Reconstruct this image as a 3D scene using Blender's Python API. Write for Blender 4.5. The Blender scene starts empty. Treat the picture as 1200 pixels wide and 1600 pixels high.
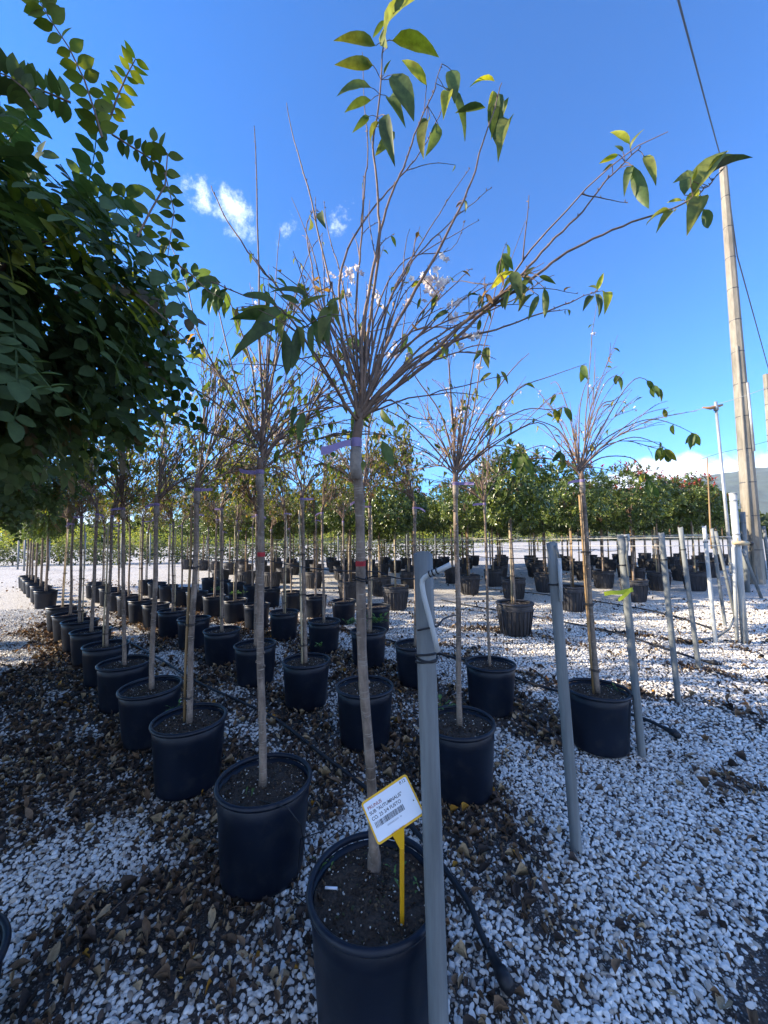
import bpy, math, random
import numpy as np
from mathutils import Vector, Matrix
R = math.radians
S = bpy.context.scene
COL = S.collection
random.seed(7)
rng = np.random.default_rng(11)

# ------------------------------------------------------------------ camera
CAMH = 1.32
F = 601.0                       # focal length in pixels of the 1200 px wide photograph
cd = bpy.data.cameras.new('camera'); cam = bpy.data.objects.new('camera', cd); COL.objects.link(cam)
cd.sensor_fit = 'HORIZONTAL'; cd.sensor_width = 36; cd.lens = 36 * F / 1200
cd.clip_start = 0.05; cd.clip_end = 20000
CM = Matrix.Translation((0, 0, CAMH)) @ Matrix.Rotation(R(90 + 3.52), 4, 'X') @ Matrix.Rotation(R(-0.8), 4, 'Z')
cam.matrix_world = CM
S.camera = cam
S.render.resolution_x = 768; S.render.resolution_y = 1024
C3 = CM.to_3x3(); C0 = Vector((0, 0, CAMH))
def ray(px, py): return C3 @ Vector(((px - 600) / F, (800 - py) / F, -1))
def at(px, py, Y):
    r = ray(px, py); return C0 + r * (Y / r.y)
def gnd(px, py, z=0.0):
    r = ray(px, py); return C0 + r * ((z - CAMH) / r.z)

# ------------------------------------------------------------------ sky, sun, exposure
SUN_EL, SUN_AZ = 24.0, -89.0    # azimuth from +Y, clockwise; -90 is straight from the left
sd = Vector((math.sin(R(SUN_AZ)) * math.cos(R(SUN_EL)), math.cos(R(SUN_AZ)) * math.cos(R(SUN_EL)), math.sin(R(SUN_EL))))
w = bpy.data.worlds.new('World'); S.world = w; w.use_nodes = True
nt = w.node_tree; nt.nodes.clear(); N = nt.nodes.new; L = nt.links.new
def math_node(tree, op, a, b=None, clamp=False):
    n = tree.nodes.new('ShaderNodeMath'); n.operation = op; n.use_clamp = clamp
    for i, v in enumerate((a, b)):
        if v is None: continue
        if isinstance(v, (int, float)): n.inputs[i].default_value = v
        else: tree.links.new(v, n.inputs[i])
    return n.outputs[0]
sky = N('ShaderNodeTexSky'); sky.sky_type = 'NISHITA'; sky.sun_disc = False
sky.sun_elevation = R(SUN_EL); sky.sun_rotation = R(SUN_AZ); sky.altitude = 900
sky.air_density = 1.0; sky.dust_density = 0.15; sky.ozone_density = 5.0
tc = N('ShaderNodeTexCoord')
def sm(v, lo, hi):
    n = N('ShaderNodeMapRange'); n.interpolation_type = 'SMOOTHSTEP'
    L(v, n.inputs[0]); n.inputs[1].default_value = lo; n.inputs[2].default_value = hi; return n.outputs[0]
nz = N('ShaderNodeTexNoise'); nz.inputs['Scale'].default_value = 9; nz.inputs['Detail'].default_value = 9; nz.inputs['Roughness'].default_value = .62
nz.inputs['Distortion'].default_value = .4
L(tc.outputs['Generated'], nz.inputs['Vector'])
nz2 = N('ShaderNodeTexNoise'); nz2.inputs['Scale'].default_value = 26; nz2.inputs['Detail'].default_value = 8; nz2.inputs['Roughness'].default_value = .68
L(tc.outputs['Generated'], nz2.inputs['Vector'])
mask = None
for px, py, rad, amt in ((318, 308, 3.2, 1.0), (366, 334, 4.2, 1.05), (345, 325, 3.2, .9), (452, 354, 2.6, .62), (528, 345, 3.4, .68), (430, 388, 2.4, .4)):
    d = ray(px, py).normalized()
    vd = N('ShaderNodeVectorMath'); vd.operation = 'DOT_PRODUCT'; L(tc.outputs['Generated'], vd.inputs[0]); vd.inputs[1].default_value = d
    ang = math_node(nt, 'ARCCOSINE', vd.outputs['Value'])
    fall = math_node(nt, 'MULTIPLY', math_node(nt, 'SUBTRACT', 1.0, math_node(nt, 'DIVIDE', ang, R(rad)), clamp=True), amt)
    mask = fall if mask is None else math_node(nt, 'MAXIMUM', mask, fall)
wisps = sm(math_node(nt, 'ADD', mask, math_node(nt, 'MULTIPLY', math_node(nt, 'SUBTRACT', nz2.outputs[0], .5), 2.4))  , .42, 1.3)
wisps = math_node(nt, 'MULTIPLY', wisps, math_node(nt, 'MULTIPLY', mask, 3.0, clamp=True))
sp = N('ShaderNodeSeparateXYZ'); L(tc.outputs['Generated'], sp.inputs[0])
side = sm(sp.outputs['X'], .15, .62)                         # the bank rises to the right
top = math_node(nt, 'ADD', .07, math_node(nt, 'MULTIPLY', side, .085))
dz = math_node(nt, 'SUBTRACT', math_node(nt, 'ADD', top, math_node(nt, 'MULTIPLY', math_node(nt, 'SUBTRACT', nz.outputs[0], .5), .16)), sp.outputs['Z'])
bank = math_node(nt, 'MULTIPLY', sm(dz, -.006, .03), math_node(nt, 'ADD', .75, math_node(nt, 'MULTIPLY', side, .25)))
cl = math_node(nt, 'MAXIMUM', bank, math_node(nt, 'MULTIPLY', wisps, .95), clamp=True)
cr = N('ShaderNodeValToRGB'); L(nz.outputs[0], cr.inputs[0])
cr.color_ramp.elements[0].position = .35; cr.color_ramp.elements[0].color = (3.0, 3.7, 5.2, 1)
cr.color_ramp.elements[1].position = .6; cr.color_ramp.elements[1].color = (5.6, 6.0, 6.9, 1)
fill_cloud = math_node(nt, 'MULTIPLY', sm(sp.outputs['Y'], -.12, -.45), sm(math_node(nt, 'ADD', nz.outputs[0], math_node(nt, 'MULTIPLY', sp.outputs['Z'], -.12)), .38, .50))  # unseen clouds behind the camera, added to whiten and brighten the fill light
cl = math_node(nt, 'MAXIMUM', cl, math_node(nt, 'MULTIPLY', fill_cloud, .62), clamp=True)
hs = N('ShaderNodeVectorMath'); hs.operation = 'MULTIPLY'; L(sky.outputs[0], hs.inputs[0]); hs.inputs[1].default_value = (.24, .71, 1.08)
mx = N('ShaderNodeMix'); mx.data_type = 'RGBA'
L(cl, mx.inputs[0]); L(hs.outputs[0], mx.inputs[6]); L(cr.outputs[0], mx.inputs[7])
bg = N('ShaderNodeBackground'); bg.inputs['Strength'].default_value = 0.13; L(mx.outputs[2], bg.inputs['Color'])
wo = N('ShaderNodeOutputWorld'); L(bg.outputs[0], wo.inputs['Surface'])

sl = bpy.data.lights.new('sun', 'SUN'); sl.energy = 5.0; sl.angle = R(0.5); sl.color = (1, .85, .64)
so = bpy.data.objects.new('sun', sl); COL.objects.link(so); so.rotation_euler = sd.to_track_quat('Z', 'Y').to_euler()
vs = S.view_settings; vs.view_transform = 'Standard'; vs.look = 'None'; vs.gamma = 1; vs.use_curve_mapping = False
vs.exposure = 1.5

# ------------------------------------------------------------------ materials
def mat(name, base=(.5, .5, .5), rough=.7, attr=False, noise=None, bump=None, spec=.4, transl=None, metal=0, build=None, coat=0):
    m = bpy.data.materials.new(name); m.use_nodes = True; t = m.node_tree; t.nodes.clear()
    p = t.nodes.new('ShaderNodeBsdfPrincipled'); o = t.nodes.new('ShaderNodeOutputMaterial')
    p.inputs['Roughness'].default_value = rough; p.inputs['Specular IOR Level'].default_value = spec; p.inputs['Metallic'].default_value = metal
    p.inputs['Coat Weight'].default_value = coat
    if attr:
        a = t.nodes.new('ShaderNodeAttribute'); a.attribute_name = 'col'; c = a.outputs['Color']
    else:
        r = t.nodes.new('ShaderNodeRGB'); r.outputs[0].default_value = (*base, 1); c = r.outputs[0]
    g = t.nodes.new('ShaderNodeTexCoord').outputs['Object']
    if noise:                                                # (scale, (stretch), dark factor, light factor)
        for sc, st, lo, hi in noise:
            mp = t.nodes.new('ShaderNodeMapping'); mp.inputs['Scale'].default_value = st; t.links.new(g, mp.inputs[0])
            n = t.nodes.new('ShaderNodeTexNoise'); n.inputs['Scale'].default_value = sc; n.inputs['Detail'].default_value = 6; n.inputs['Roughness'].default_value = .65
            t.links.new(mp.outputs[0], n.inputs['Vector'])
            r = t.nodes.new('ShaderNodeMapRange'); t.links.new(n.outputs[0], r.inputs[0]); r.inputs[1].default_value = .32; r.inputs[2].default_value = .68
            r.inputs[3].default_value = lo; r.inputs[4].default_value = hi
            v = t.nodes.new('ShaderNodeVectorMath'); v.operation = 'SCALE'; t.links.new(c, v.inputs[0]); t.links.new(r.outputs[0], v.inputs['Scale']); c = v.outputs[0]
    if build: c = build(t, c, g, p)
    t.links.new(c, p.inputs['Base Color'])
    if bump:
        sc, st, strength, dist = bump
        mp = t.nodes.new('ShaderNodeMapping'); mp.inputs['Scale'].default_value = st; t.links.new(g, mp.inputs[0])
        n = t.nodes.new('ShaderNodeTexNoise'); n.inputs['Scale'].default_value = sc; n.inputs['Detail'].default_value = 5; t.links.new(mp.outputs[0], n.inputs['Vector'])
        b = t.nodes.new('ShaderNodeBump'); b.inputs['Strength'].default_value = strength; b.inputs['Distance'].default_value = dist
        t.links.new(n.outputs[0], b.inputs['Height']); t.links.new(b.outputs[0], p.inputs['Normal'])
    if transl:
        f, tint = transl
        tr = t.nodes.new('ShaderNodeBsdfTranslucent'); v = t.nodes.new('ShaderNodeVectorMath'); v.operation = 'MULTIPLY'
        t.links.new(c, v.inputs[0]); v.inputs[1].default_value = tint; t.links.new(v.outputs[0], tr.inputs[0])
        ms = t.nodes.new('ShaderNodeMixShader'); ms.inputs[0].default_value = f
        t.links.new(p.outputs[0], ms.inputs[1]); t.links.new(tr.outputs[0], ms.inputs[2]); t.links.new(ms.outputs[0], o.inputs[0])
    else:
        t.links.new(p.outputs[0], o.inputs[0])
    return m

def lenticels(t, c, g, p):
    mp = t.nodes.new('ShaderNodeMapping'); mp.inputs['Scale'].default_value = (9, 9, 70); t.links.new(g, mp.inputs[0])
    n = t.nodes.new('ShaderNodeTexNoise'); n.inputs['Scale'].default_value = 2.2; n.inputs['Detail'].default_value = 2; t.links.new(mp.outputs[0], n.inputs['Vector'])
    r = t.nodes.new('ShaderNodeMapRange'); t.links.new(n.outputs[0], r.inputs[0]); r.inputs[1].default_value = .60; r.inputs[2].default_value = .66
    m = t.nodes.new('ShaderNodeMix'); m.data_type = 'RGBA'; t.links.new(r.outputs[0], m.inputs[0]); t.links.new(c, m.inputs[6]); m.inputs[7].default_value = (.30, .25, .20, 1)
    return m.outputs[2]
M = {}
M['bark'] = mat('cherry_bark', (.205, .155, .118), .75, noise=[(14, (1, 1, .6), .38, 1.7), (60, (1, 1, .25), .7, 1.25)], bump=(30, (1, 1, 3), .6, .004), build=lenticels)
M['twig'] = mat('twig_bark', (.165, .108, .074), .6, noise=[(30, (1, 1, 1), .6, 1.5)])
M['graft'] = mat('graft_scar', (.27, .23, .19), .8, noise=[(40, (1, 1, 1), .6, 1.25)], bump=(50, (1, 1, 1), .6, .004))
M['leaf'] = mat('leaf', attr=True, rough=.5, spec=.35, noise=[(38, (1, 1, 1), .6, 1.35)], transl=(.42, (1.5, 1.45, .55)))
M['robinia'] = mat('robinia_leaflet', attr=True, rough=.55, spec=.3, noise=[(50, (1, 1, 1), .8, 1.2)], transl=(.34, (1.7, 1.6, .5)))
M['photinia'] = mat('photinia_leaf', attr=True, rough=.3, spec=.6, transl=(.22, (1.4, 1.5, .5)))
M['petal'] = mat('petal', attr=True, rough=.6, transl=(.35, (1, 1, 1)))
def dusty(t, c, g, p):
    n = t.nodes.new('ShaderNodeTexNoise'); n.inputs['Scale'].default_value = 11; n.inputs['Detail'].default_value = 9; n.inputs['Roughness'].default_value = .7; t.links.new(g, n.inputs['Vector'])
    r = t.nodes.new('ShaderNodeMapRange'); t.links.new(n.outputs[0], r.inputs[0]); r.inputs[1].default_value = .52; r.inputs[2].default_value = .78; r.inputs[4].default_value = .55
    m = t.nodes.new('ShaderNodeMix'); m.data_type = 'RGBA'; t.links.new(r.outputs[0], m.inputs[0]); t.links.new(c, m.inputs[6]); m.inputs[7].default_value = (.045, .045, .042, 1)
    return m.outputs[2]
M['pot'] = mat('pot_plastic', (.0050, .0085, .0175), .40, spec=.32, build=dusty, noise=[(5, (1, 1, 1), .8, 1.35)], bump=(140, (1, 1, 1), .12, .001))
M['pot_dust'] = mat('dusty_pot_plastic', (.030, .030, .034), .62, spec=.4, noise=[(7, (1, 1, .3), .55, 1.7), (40, (1, 1, .1), .8, 1.3)], bump=(60, (1, 1, .3), .2, .002))
M['soil'] = mat('potting_soil', attr=True, rough=.95, noise=[(120, (1, 1, 1), .45, 1.5)], bump=(90, (1, 1, 1), 1, .01))
M['stone'] = mat('marble_pebble', attr=True, rough=.6, spec=.35, noise=[(60, (1, 1, 1), .85, 1.08)])
M['litter'] = mat('dead_leaf', attr=True, rough=.8, noise=[(55, (1, 1, 1), .6, 1.3)], transl=(.1, (1.2, 1, .7)))
M['pvc'] = mat('weathered_grey_plastic', (.185, .20, .20), .55, noise=[(9, (1, 1, .12), .62, 1.3), (70, (1, 1, .06), .85, 1.15)], bump=(60, (1, 1, .08), .2, .001))
M['pvc_light'] = mat('pale_grey_plastic', (.46, .48, .47), .45, noise=[(14, (1, 1, .3), .75, 1.15)])
M['conc'] = mat('weathered_concrete', (.27, .245, .20), .85, noise=[(3, (1, 1, .25), .6, 1.25), (22, (1, 1, .2), .8, 1.15)], bump=(25, (1, 1, 1), .4, .01))
M['rust'] = mat('rust_stain', (.40, .22, .10), .85, noise=[(6, (1, 1, .2), .6, 1.3)])
M['steel'] = mat('galvanised_steel', (.42, .44, .45), .5, metal=.5, noise=[(12, (1, 1, .3), .7, 1.2)])
M['black'] = mat('black_rubber', (.012, .013, .016), .5)
M['wire'] = mat('cable', (.05, .05, .055), .5)
M['rail'] = mat('white_rail', (.45, .44, .40), .5)
M['lilac'] = mat('lilac_tape', (.31, .24, .44), .55, transl=(.3, (1, 1, 1)))
M['red'] = mat('red_tape', (.45, .02, .03), .6, noise=[(40, (1, 1, 1), .5, 1.2)])
M['yellow'] = mat('yellow_plastic', (.85, .46, .015), .45)
M['paper'] = mat('label_paper', (.80, .82, .86), .4)
M['ink'] = mat('ink', (.03, .03, .04), .6)
M['ink_red'] = mat('red_ink', (.35, .08, .06), .6)
M['ink_grey'] = mat('grey_ink', (.35, .36, .40), .6)
M['bamboo'] = mat('bamboo', (.30, .19, .085), .5, noise=[(10, (1, 1, .3), .6, 1.3)])
M['bamboo_pale'] = mat('dry_cane', (.52, .42, .26), .55, noise=[(10, (1, 1, .3), .7, 1.25)])
M['ribbon'] = mat('yellow_green_ribbon', (.55, .62, .04), .5, transl=(.4, (1, 1, .6)))
M['weed'] = mat('weed_leaf', (.10, .19, .05), .5, noise=[(30, (1, 1, 1), .6, 1.4)], transl=(.4, (1.2, 1.3, .5)))
M['hill'] = mat('hill', (.05, .075, .062), .95, noise=[(.004, (1, 1, 1), .6, 1.6), (.03, (1, 1, 1), .8, 1.25)])
M['hedge'] = mat('field_foliage', attr=True, rough=.6, transl=(.35, (1.3, 1.3, .5)))

# ------------------------------------------------------------------ object helpers
def link(o, parent=None):
    COL.objects.link(o)
    if parent is not None: o.parent = parent
    return o
def tag(o, label=None, cat=None, group=None, kind=None):
    if label: o['label'] = label
    if cat: o['category'] = cat
    if group: o['group'] = group
    if kind: o['kind'] = kind
    return o
def empty(name, loc=(0, 0, 0), rz=0):
    o = bpy.data.objects.new(name, None); o.location = loc; o.rotation_euler = (0, 0, rz); o.empty_display_size = .1
    return link(o)
class MB:
    """collects vertices and faces, several materials allowed"""
    def __init__(s): s.v = []; s.f = []; s.mi = []; s.c = []; s.col = (1, 1, 1); s.m = 0
    def add(s, vs, fs):
        b = len(s.v); s.v += [tuple(x) for x in vs]; s.c += [s.col] * len(vs)
        s.f += [tuple(b + i for i in f) for f in fs]; s.mi += [s.m] * len(fs)
    def tube(s, pts, rad, n=6, cap=True):
        pts = [Vector(p) for p in pts]; k = len(pts)
        if not hasattr(rad, '__len__'): rad = [rad] * k
        vs = []; ref = None
        for i, p in enumerate(pts):
            d = (pts[min(i + 1, k - 1)] - pts[max(i - 1, 0)])
            if d.length < 1e-9: d = Vector((0, 0, 1))
            d.normalize()
            if ref is None: ref = Vector((1, 0, 0)) if abs(d.x) < .8 else Vector((0, 1, 0))
            u = (ref - d * ref.dot(d)).normalized(); ref = u; q = d.cross(u)
            for j in range(n):
                a = 2 * math.pi * j / n; vs.append(p + (u * math.cos(a) + q * math.sin(a)) * rad[i])
        fs = [(i * n + j, i * n + (j + 1) % n, (i + 1) * n + (j + 1) % n, (i + 1) * n + j) for i in range(k - 1) for j in range(n)]
        if cap: fs += [tuple(range(n))[::-1], tuple((k - 1) * n + j for j in range(n))]
        s.add(vs, fs)
    def lathe(s, prof, n=32, c=(0, 0, 0)):
        vs = [(c[0] + r * math.cos(2 * math.pi * j / n), c[1] + r * math.sin(2 * math.pi * j / n), c[2] + z) for r, z in prof for j in range(n)]
        s.add(vs, [(i * n + j, i * n + (j + 1) % n, (i + 1) * n + (j + 1) % n, (i + 1) * n + j) for i in range(len(prof) - 1) for j in range(n)])
    def box(s, o, ux, uy, uz):
        o, ux, uy, uz = map(Vector, (o, ux, uy, uz))
        s.add([o + ux * a + uy * b + uz * c for c in (0, 1) for b in (0, 1) for a in (0, 1)],
              [(0, 2, 3, 1), (4, 5, 7, 6), (0, 1, 5, 4), (2, 6, 7, 3), (0, 4, 6, 2), (1, 3, 7, 5)])
    def build(s, name, mats, parent=None, smooth=True):
        me = bpy.data.meshes.new(name); me.from_pydata(s.v, [], s.f)
        for m in (mats if isinstance(mats, (list, tuple)) else [mats]): me.materials.append(m)
        me.polygons.foreach_set('material_index', s.mi)
        me.polygons.foreach_set('use_smooth', [smooth] * len(s.f))
        a = me.color_attributes.new('col', 'FLOAT_COLOR', 'POINT'); a.data.foreach_set('color', np.c_[np.array(s.c), np.ones(len(s.c))].ravel())
        me.update()
        return link(bpy.data.objects.new(name, me), parent)
def np_mesh(name, groups, material, parent=None, smooth=True):
    """groups: list of (V (n,3), Faces (m,k), C (n,3)); every group has one face size; linked as ONE object"""
    V = []; LI = []; LS = []; C = []; b = 0; ls = 0
    for v, f, c in groups:
        if len(v) == 0: continue
        V.append(v); C.append(c); LI.append((f + b).ravel()); k = f.shape[1]
        LS.append(ls + np.arange(len(f)) * k); ls += f.size; b += len(v)
    V = np.concatenate(V); C = np.concatenate(C); LI = np.concatenate(LI); LS = np.concatenate(LS)
    me = bpy.data.meshes.new(name); me.vertices.add(len(V)); me.vertices.foreach_set('co', V.astype(np.float32).ravel())
    me.loops.add(len(LI)); me.loops.foreach_set('vertex_index', LI.astype(np.int32))
    me.polygons.add(len(LS)); me.polygons.foreach_set('loop_start', LS.astype(np.int32))
    me.polygons.foreach_set('use_smooth', np.full(len(LS), smooth))
    a = me.color_attributes.new('col', 'FLOAT_COLOR', 'POINT'); a.data.foreach_set('color', np.c_[C, np.ones(len(C))].astype(np.float32).ravel())
    me.materials.append(material); me.update(calc_edges=True); me.validate()
    return link(bpy.data.objects.new(name, me), parent)
def inst(T, Fc, mats, locs, cols):
    """template T (n,3) under N matrices (N,3,3) and locations (N,3) -> group"""
    n = len(T); k = len(locs)
    if k == 0: return (np.zeros((0, 3)), Fc, np.zeros((0, 3)))
    V = np.einsum('kij,nj->kni', mats, T) + locs[:, None, :]
    f = (Fc[None] + (np.arange(k) * n)[:, None, None]).reshape(-1, Fc.shape[1])
    return (V.reshape(-1, 3), f, np.repeat(cols, n, axis=0))
def frames(d, up, size, roll=None):
    """matrices with y along d and z near up; size (N,) or (N,3)"""
    d = d / np.linalg.norm(d, axis=1, keepdims=True)
    x = np.cross(d, up); ln = np.linalg.norm(x, axis=1, keepdims=True); x = np.where(ln > 1e-5, x / np.maximum(ln, 1e-5), np.array([[1., 0, 0]]))
    z = np.cross(x, d)
    if roll is not None:
        c, s = np.cos(roll)[:, None], np.sin(roll)[:, None]; x, z = x * c + z * s, z * c - x * s
    m = np.stack([x, d, z], axis=2)
    size = np.asarray(size, float)
    if size.ndim == 1: size = np.repeat(size[:, None], 3, 1)
    return m * size[:, None, :]
def leaf_template(width=.42, segs=5, fold=.25, droop=.35, wave=.0, tip=1.3, seed=0):
    """a folded, drooping leaf of unit length along +y"""
    r = random.Random(seed); vs = []
    for i in range(segs + 1):
        t = i / segs; w_ = width * .5 * (math.sin(math.pi * min(t ** .8, 1)) ** .8 if 0 < t < 1 else 0.02) * (1 - .25 * max(0, t - .6) * tip)
        z = -droop * t * t
        y = t * (1 - .25 * droop * t)
        for sgn in (-1, 0, 1):
            vs.append((sgn * w_, y, z + abs(sgn) * w_ * fold * 2 + wave * r.uniform(-1, 1) * (abs(sgn) * .7 + .3)))
    fs = [(i * 3 + j, i * 3 + j + 1, (i + 1) * 3 + j + 1, (i + 1) * 3 + j) for i in range(segs) for j in range(2)]
    return np.array(vs), np.array(fs)
LEAF = [leaf_template(.36, 6, .25, d, .012, seed=i) for i, d in enumerate((.15, .4, .75))]
SLEAF = [leaf_template(.46, 3, .2, .3, 0), leaf_template(.4, 3, .3, .1, 0)]
DEAD = [leaf_template(.6, 4, f, d, .09, seed=9 + i) for i, (f, d) in enumerate(((.5, -.5), (.9, .5), (-.4, .6), (.15, -.3), (1.3, -.2)))]
def copy_tree(o, parent=None):
    c = o.copy(); COL.objects.link(c); c.parent = parent
    for ch in list(o.children): copy_tree(ch, c)
    return c

# ------------------------------------------------------------------ row layout (rows run away to the left, one post heads each row)
NN = np.array([.693, .722]); TD = np.array([-.722, .693])
def st(s, t): p = NN * s + TD * t; return float(p[0]), float(p[1])
def to_st(x, y): return x * NN[0] + y * NN[1], x * TD[0] + y * TD[1]

# ------------------------------------------------------------------ ground
def vnoise(x, y, sc, seed):
    r_ = np.random.default_rng(seed); G = r_.random((128, 128)); x = x / sc + 1000; y = y / sc + 1000
    xi = np.floor(x).astype(int); yi = np.floor(y).astype(int); fx = x - xi; fy = y - yi
    fx = fx * fx * (3 - 2 * fx); fy = fy * fy * (3 - 2 * fy); g = lambda a, b: G[a % 128, b % 128]
    return (g(xi, yi) * (1 - fx) + g(xi + 1, yi) * fx) * (1 - fy) + (g(xi, yi + 1) * (1 - fx) + g(xi + 1, yi + 1) * fx) * fy
def fbm(x, y, sc, seed): return .55 * vnoise(x, y, sc, seed) + .28 * vnoise(x, y, sc / 2.3, seed + 1) + .17 * vnoise(x, y, sc / 5.1, seed + 2)
def litter(x, y):
    """share of the ground that dead leaves cover"""
    s, t = to_st(x, y); s = s + (fbm(x, y, .5, 5) - .5) * .5
    inrow = np.clip((t - .45) / .9, 0, 1)
    d = np.abs(((s - .76 + .5) % .98) - .5)
    band = np.clip(1.15 - d * 2.3, .0, 1) * (s > .3) * (s < 3.6)
    hose = np.exp(-((((s - .34) % 1.0) - .5) / .11) ** 2) * (s > 2.4) * (s < 6.5) * np.clip((t + .9) / .8, 0, 1)
    left = np.clip((t - .5) / 3.2, 0, 1) * .80 * np.clip((1.2 - s) * 3, 0, 1) * (t < 5.5) + np.clip((t - .9) / .8, 0, 1) * .5 * (s > .8) * (s < 3.0); inrow = inrow * np.clip((9.5 - t) / 2, .1, 1)
    base = np.maximum(band * inrow * 1.0, left) + hose * .52 + .12
    front = np.exp(-(((x - .52) / .33) ** 2 + ((y - 1.62) / .38) ** 2)) * .42
    v = base + front + (fbm(x, y, .34, 31) - .5) * 1.5
    return np.clip((v - .40) * 1.7, 0.03, .80) * np.clip((13 - np.hypot(x, y)) / 7, .25, 1)
def dirt(x, y):
    return np.clip((x - .79 - (y - 1.124) * 1.7) * 7 + (fbm(x, y, .3, 77) - .5) * 1.6, 0, 1) * (y < 3.2)
def lines(lo, hi, fine_lo, fine_hi, step):
    a = list(np.arange(fine_lo, fine_hi, step)); s_ = step; x = fine_hi
    while x < hi: a.append(x); s_ *= 1.35; x += s_
    a.append(hi); s_ = step; x = fine_lo; b = []
    while x > lo: s_ *= 1.35; x -= s_; b.append(max(x, lo))
    return np.array(b[::-1] + a)
xs = lines(-9000, 9000, -9, 9, .06); ys = lines(-3000, 9000, -.6, 11, .06)
GX, GY = np.meshgrid(xs, ys)
gx, gy = GX.ravel(), GY.ravel()
far = np.clip((np.hypot(gx, gy) - 60) / 60, 0, 1)
gz = (fbm(gx, gy, .9, 51) - .5) * .03 - .004
lit = litter(gx, gy); di = dirt(gx, gy)
gv = np.c_[gx, gy, gz * (1 - far)]
nx, ny = len(xs), len(ys); ii = np.arange(nx - 1)[None, :] + np.arange(ny - 1)[:, None] * nx
gf = np.stack([ii, ii + 1, ii + nx + 1, ii + nx], axis=2).reshape(-1, 4)
under = np.clip((7.5 - gy) / 1.0, 0, 1) * (gy > -1) * (np.abs(gx) < np.maximum(gy, 0) * 1.06 + .45)      # bare earth beneath the loose stones
gc = np.c_[lit, np.maximum(di, under), far]
def ground_nodes(t, c, g, p):
    sep = t.nodes.new('ShaderNodeSeparateColor'); t.links.new(c, sep.inputs[0])
    def vor(scale, feat='F1'):
        v = t.nodes.new('ShaderNodeTexVoronoi'); v.inputs['Scale'].default_value = scale; v.feature = feat; t.links.new(g, v.inputs['Vector']); return v
    def mixc(f, a, b):
        m = t.nodes.new('ShaderNodeMix'); m.data_type = 'RGBA'
        for s_, v in ((0, f), (6, a), (7, b)):
            if isinstance(v, (tuple, float, int)): m.inputs[s_].default_value = v if not isinstance(v, tuple) else (*v, 1)
            else: t.links.new(v, m.inputs[s_])
        return m.outputs[2]
    def mr(v, a, b, c_=0., d=1.):
        n = t.nodes.new('ShaderNodeMapRange'); t.links.new(v, n.inputs[0]); n.inputs[1].default_value = a; n.inputs[2].default_value = b; n.inputs[3].default_value = c_; n.inputs[4].default_value = d; return n.outputs[0]
    v1 = vor(42); stone = mixc(mr(v1.outputs['Distance'], .25, .62), (.78, .76, .71), (.40, .38, .35))
    s1 = t.nodes.new('ShaderNodeSeparateColor'); t.links.new(v1.outputs['Color'], s1.inputs[0])
    stone = mixc(mr(s1.outputs[0], .0, 1., .0, .35), stone, (.42, .38, .33))
    v2 = vor(30); s2 = t.nodes.new('ShaderNodeSeparateColor'); t.links.new(v2.outputs['Color'], s2.inputs[0])
    brown = mixc(mr(s2.outputs[0], .5, 1.), (.07, .05, .04), (.26, .18, .12))
    pick = math_node(t, 'LESS_THAN', s2.outputs[1], math_node(t, 'MULTIPLY', sep.outputs[0], 1.05))
    c = mixc(pick, stone, brown)
    v3 = vor(150); s3 = t.nodes.new('ShaderNodeSeparateColor'); t.links.new(v3.outputs['Color'], s3.inputs[0])
    soil = mixc(mr(v3.outputs['Distance'], .15, .6), (.15, .135, .12), (.05, .044, .04))
    soil = mixc(math_node(t, 'MULTIPLY', math_node(t, 'GREATER_THAN', s3.outputs[0], .62), math_node(t, 'MULTIPLY', mr(v3.outputs['Distance'], .5, .25), math_node(t, 'SUBTRACT', 1.0, sep.outputs[0]))), soil, (.52, .50, .46))
    n0 = t.nodes.new('ShaderNodeTexNoise'); n0.inputs['Scale'].default_value = 3; n0.inputs['Detail'].default_value = 6; t.links.new(g, n0.inputs['Vector'])
    soil = mixc(mr(n0.outputs[0], .42, .62, 0., .6), soil, (.06, .052, .046))
    c = mixc(mr(sep.outputs[1], .2, .7), c, soil)
    n = t.nodes.new('ShaderNodeTexNoise'); n.inputs['Scale'].default_value = .02; t.links.new(g, n.inputs['Vector'])
    field = mixc(mr(n.outputs[0], .4, .6), (.10, .13, .04), (.18, .16, .08))
    c = mixc(sep.outputs[2], c, field)
    b = t.nodes.new('ShaderNodeBump'); b.inputs['Strength'].default_value = .9; b.inputs['Distance'].default_value = .012
    inv = math_node(t, 'SUBTRACT', 1.0, v1.outputs['Distance']); t.links.new(inv, b.inputs['Height']); t.links.new(b.outputs[0], p.inputs['Normal'])
    return c
M['ground'] = mat('gravel_ground', attr=True, rough=.9, spec=.2, build=ground_nodes)
g_ = np_mesh('ground', [(gv, gf, gc)], M['ground']); tag(g_, kind='structure')
def gheight(x, y): return (fbm(x, y, .9, 51) - .5) * .03 - .004

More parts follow.
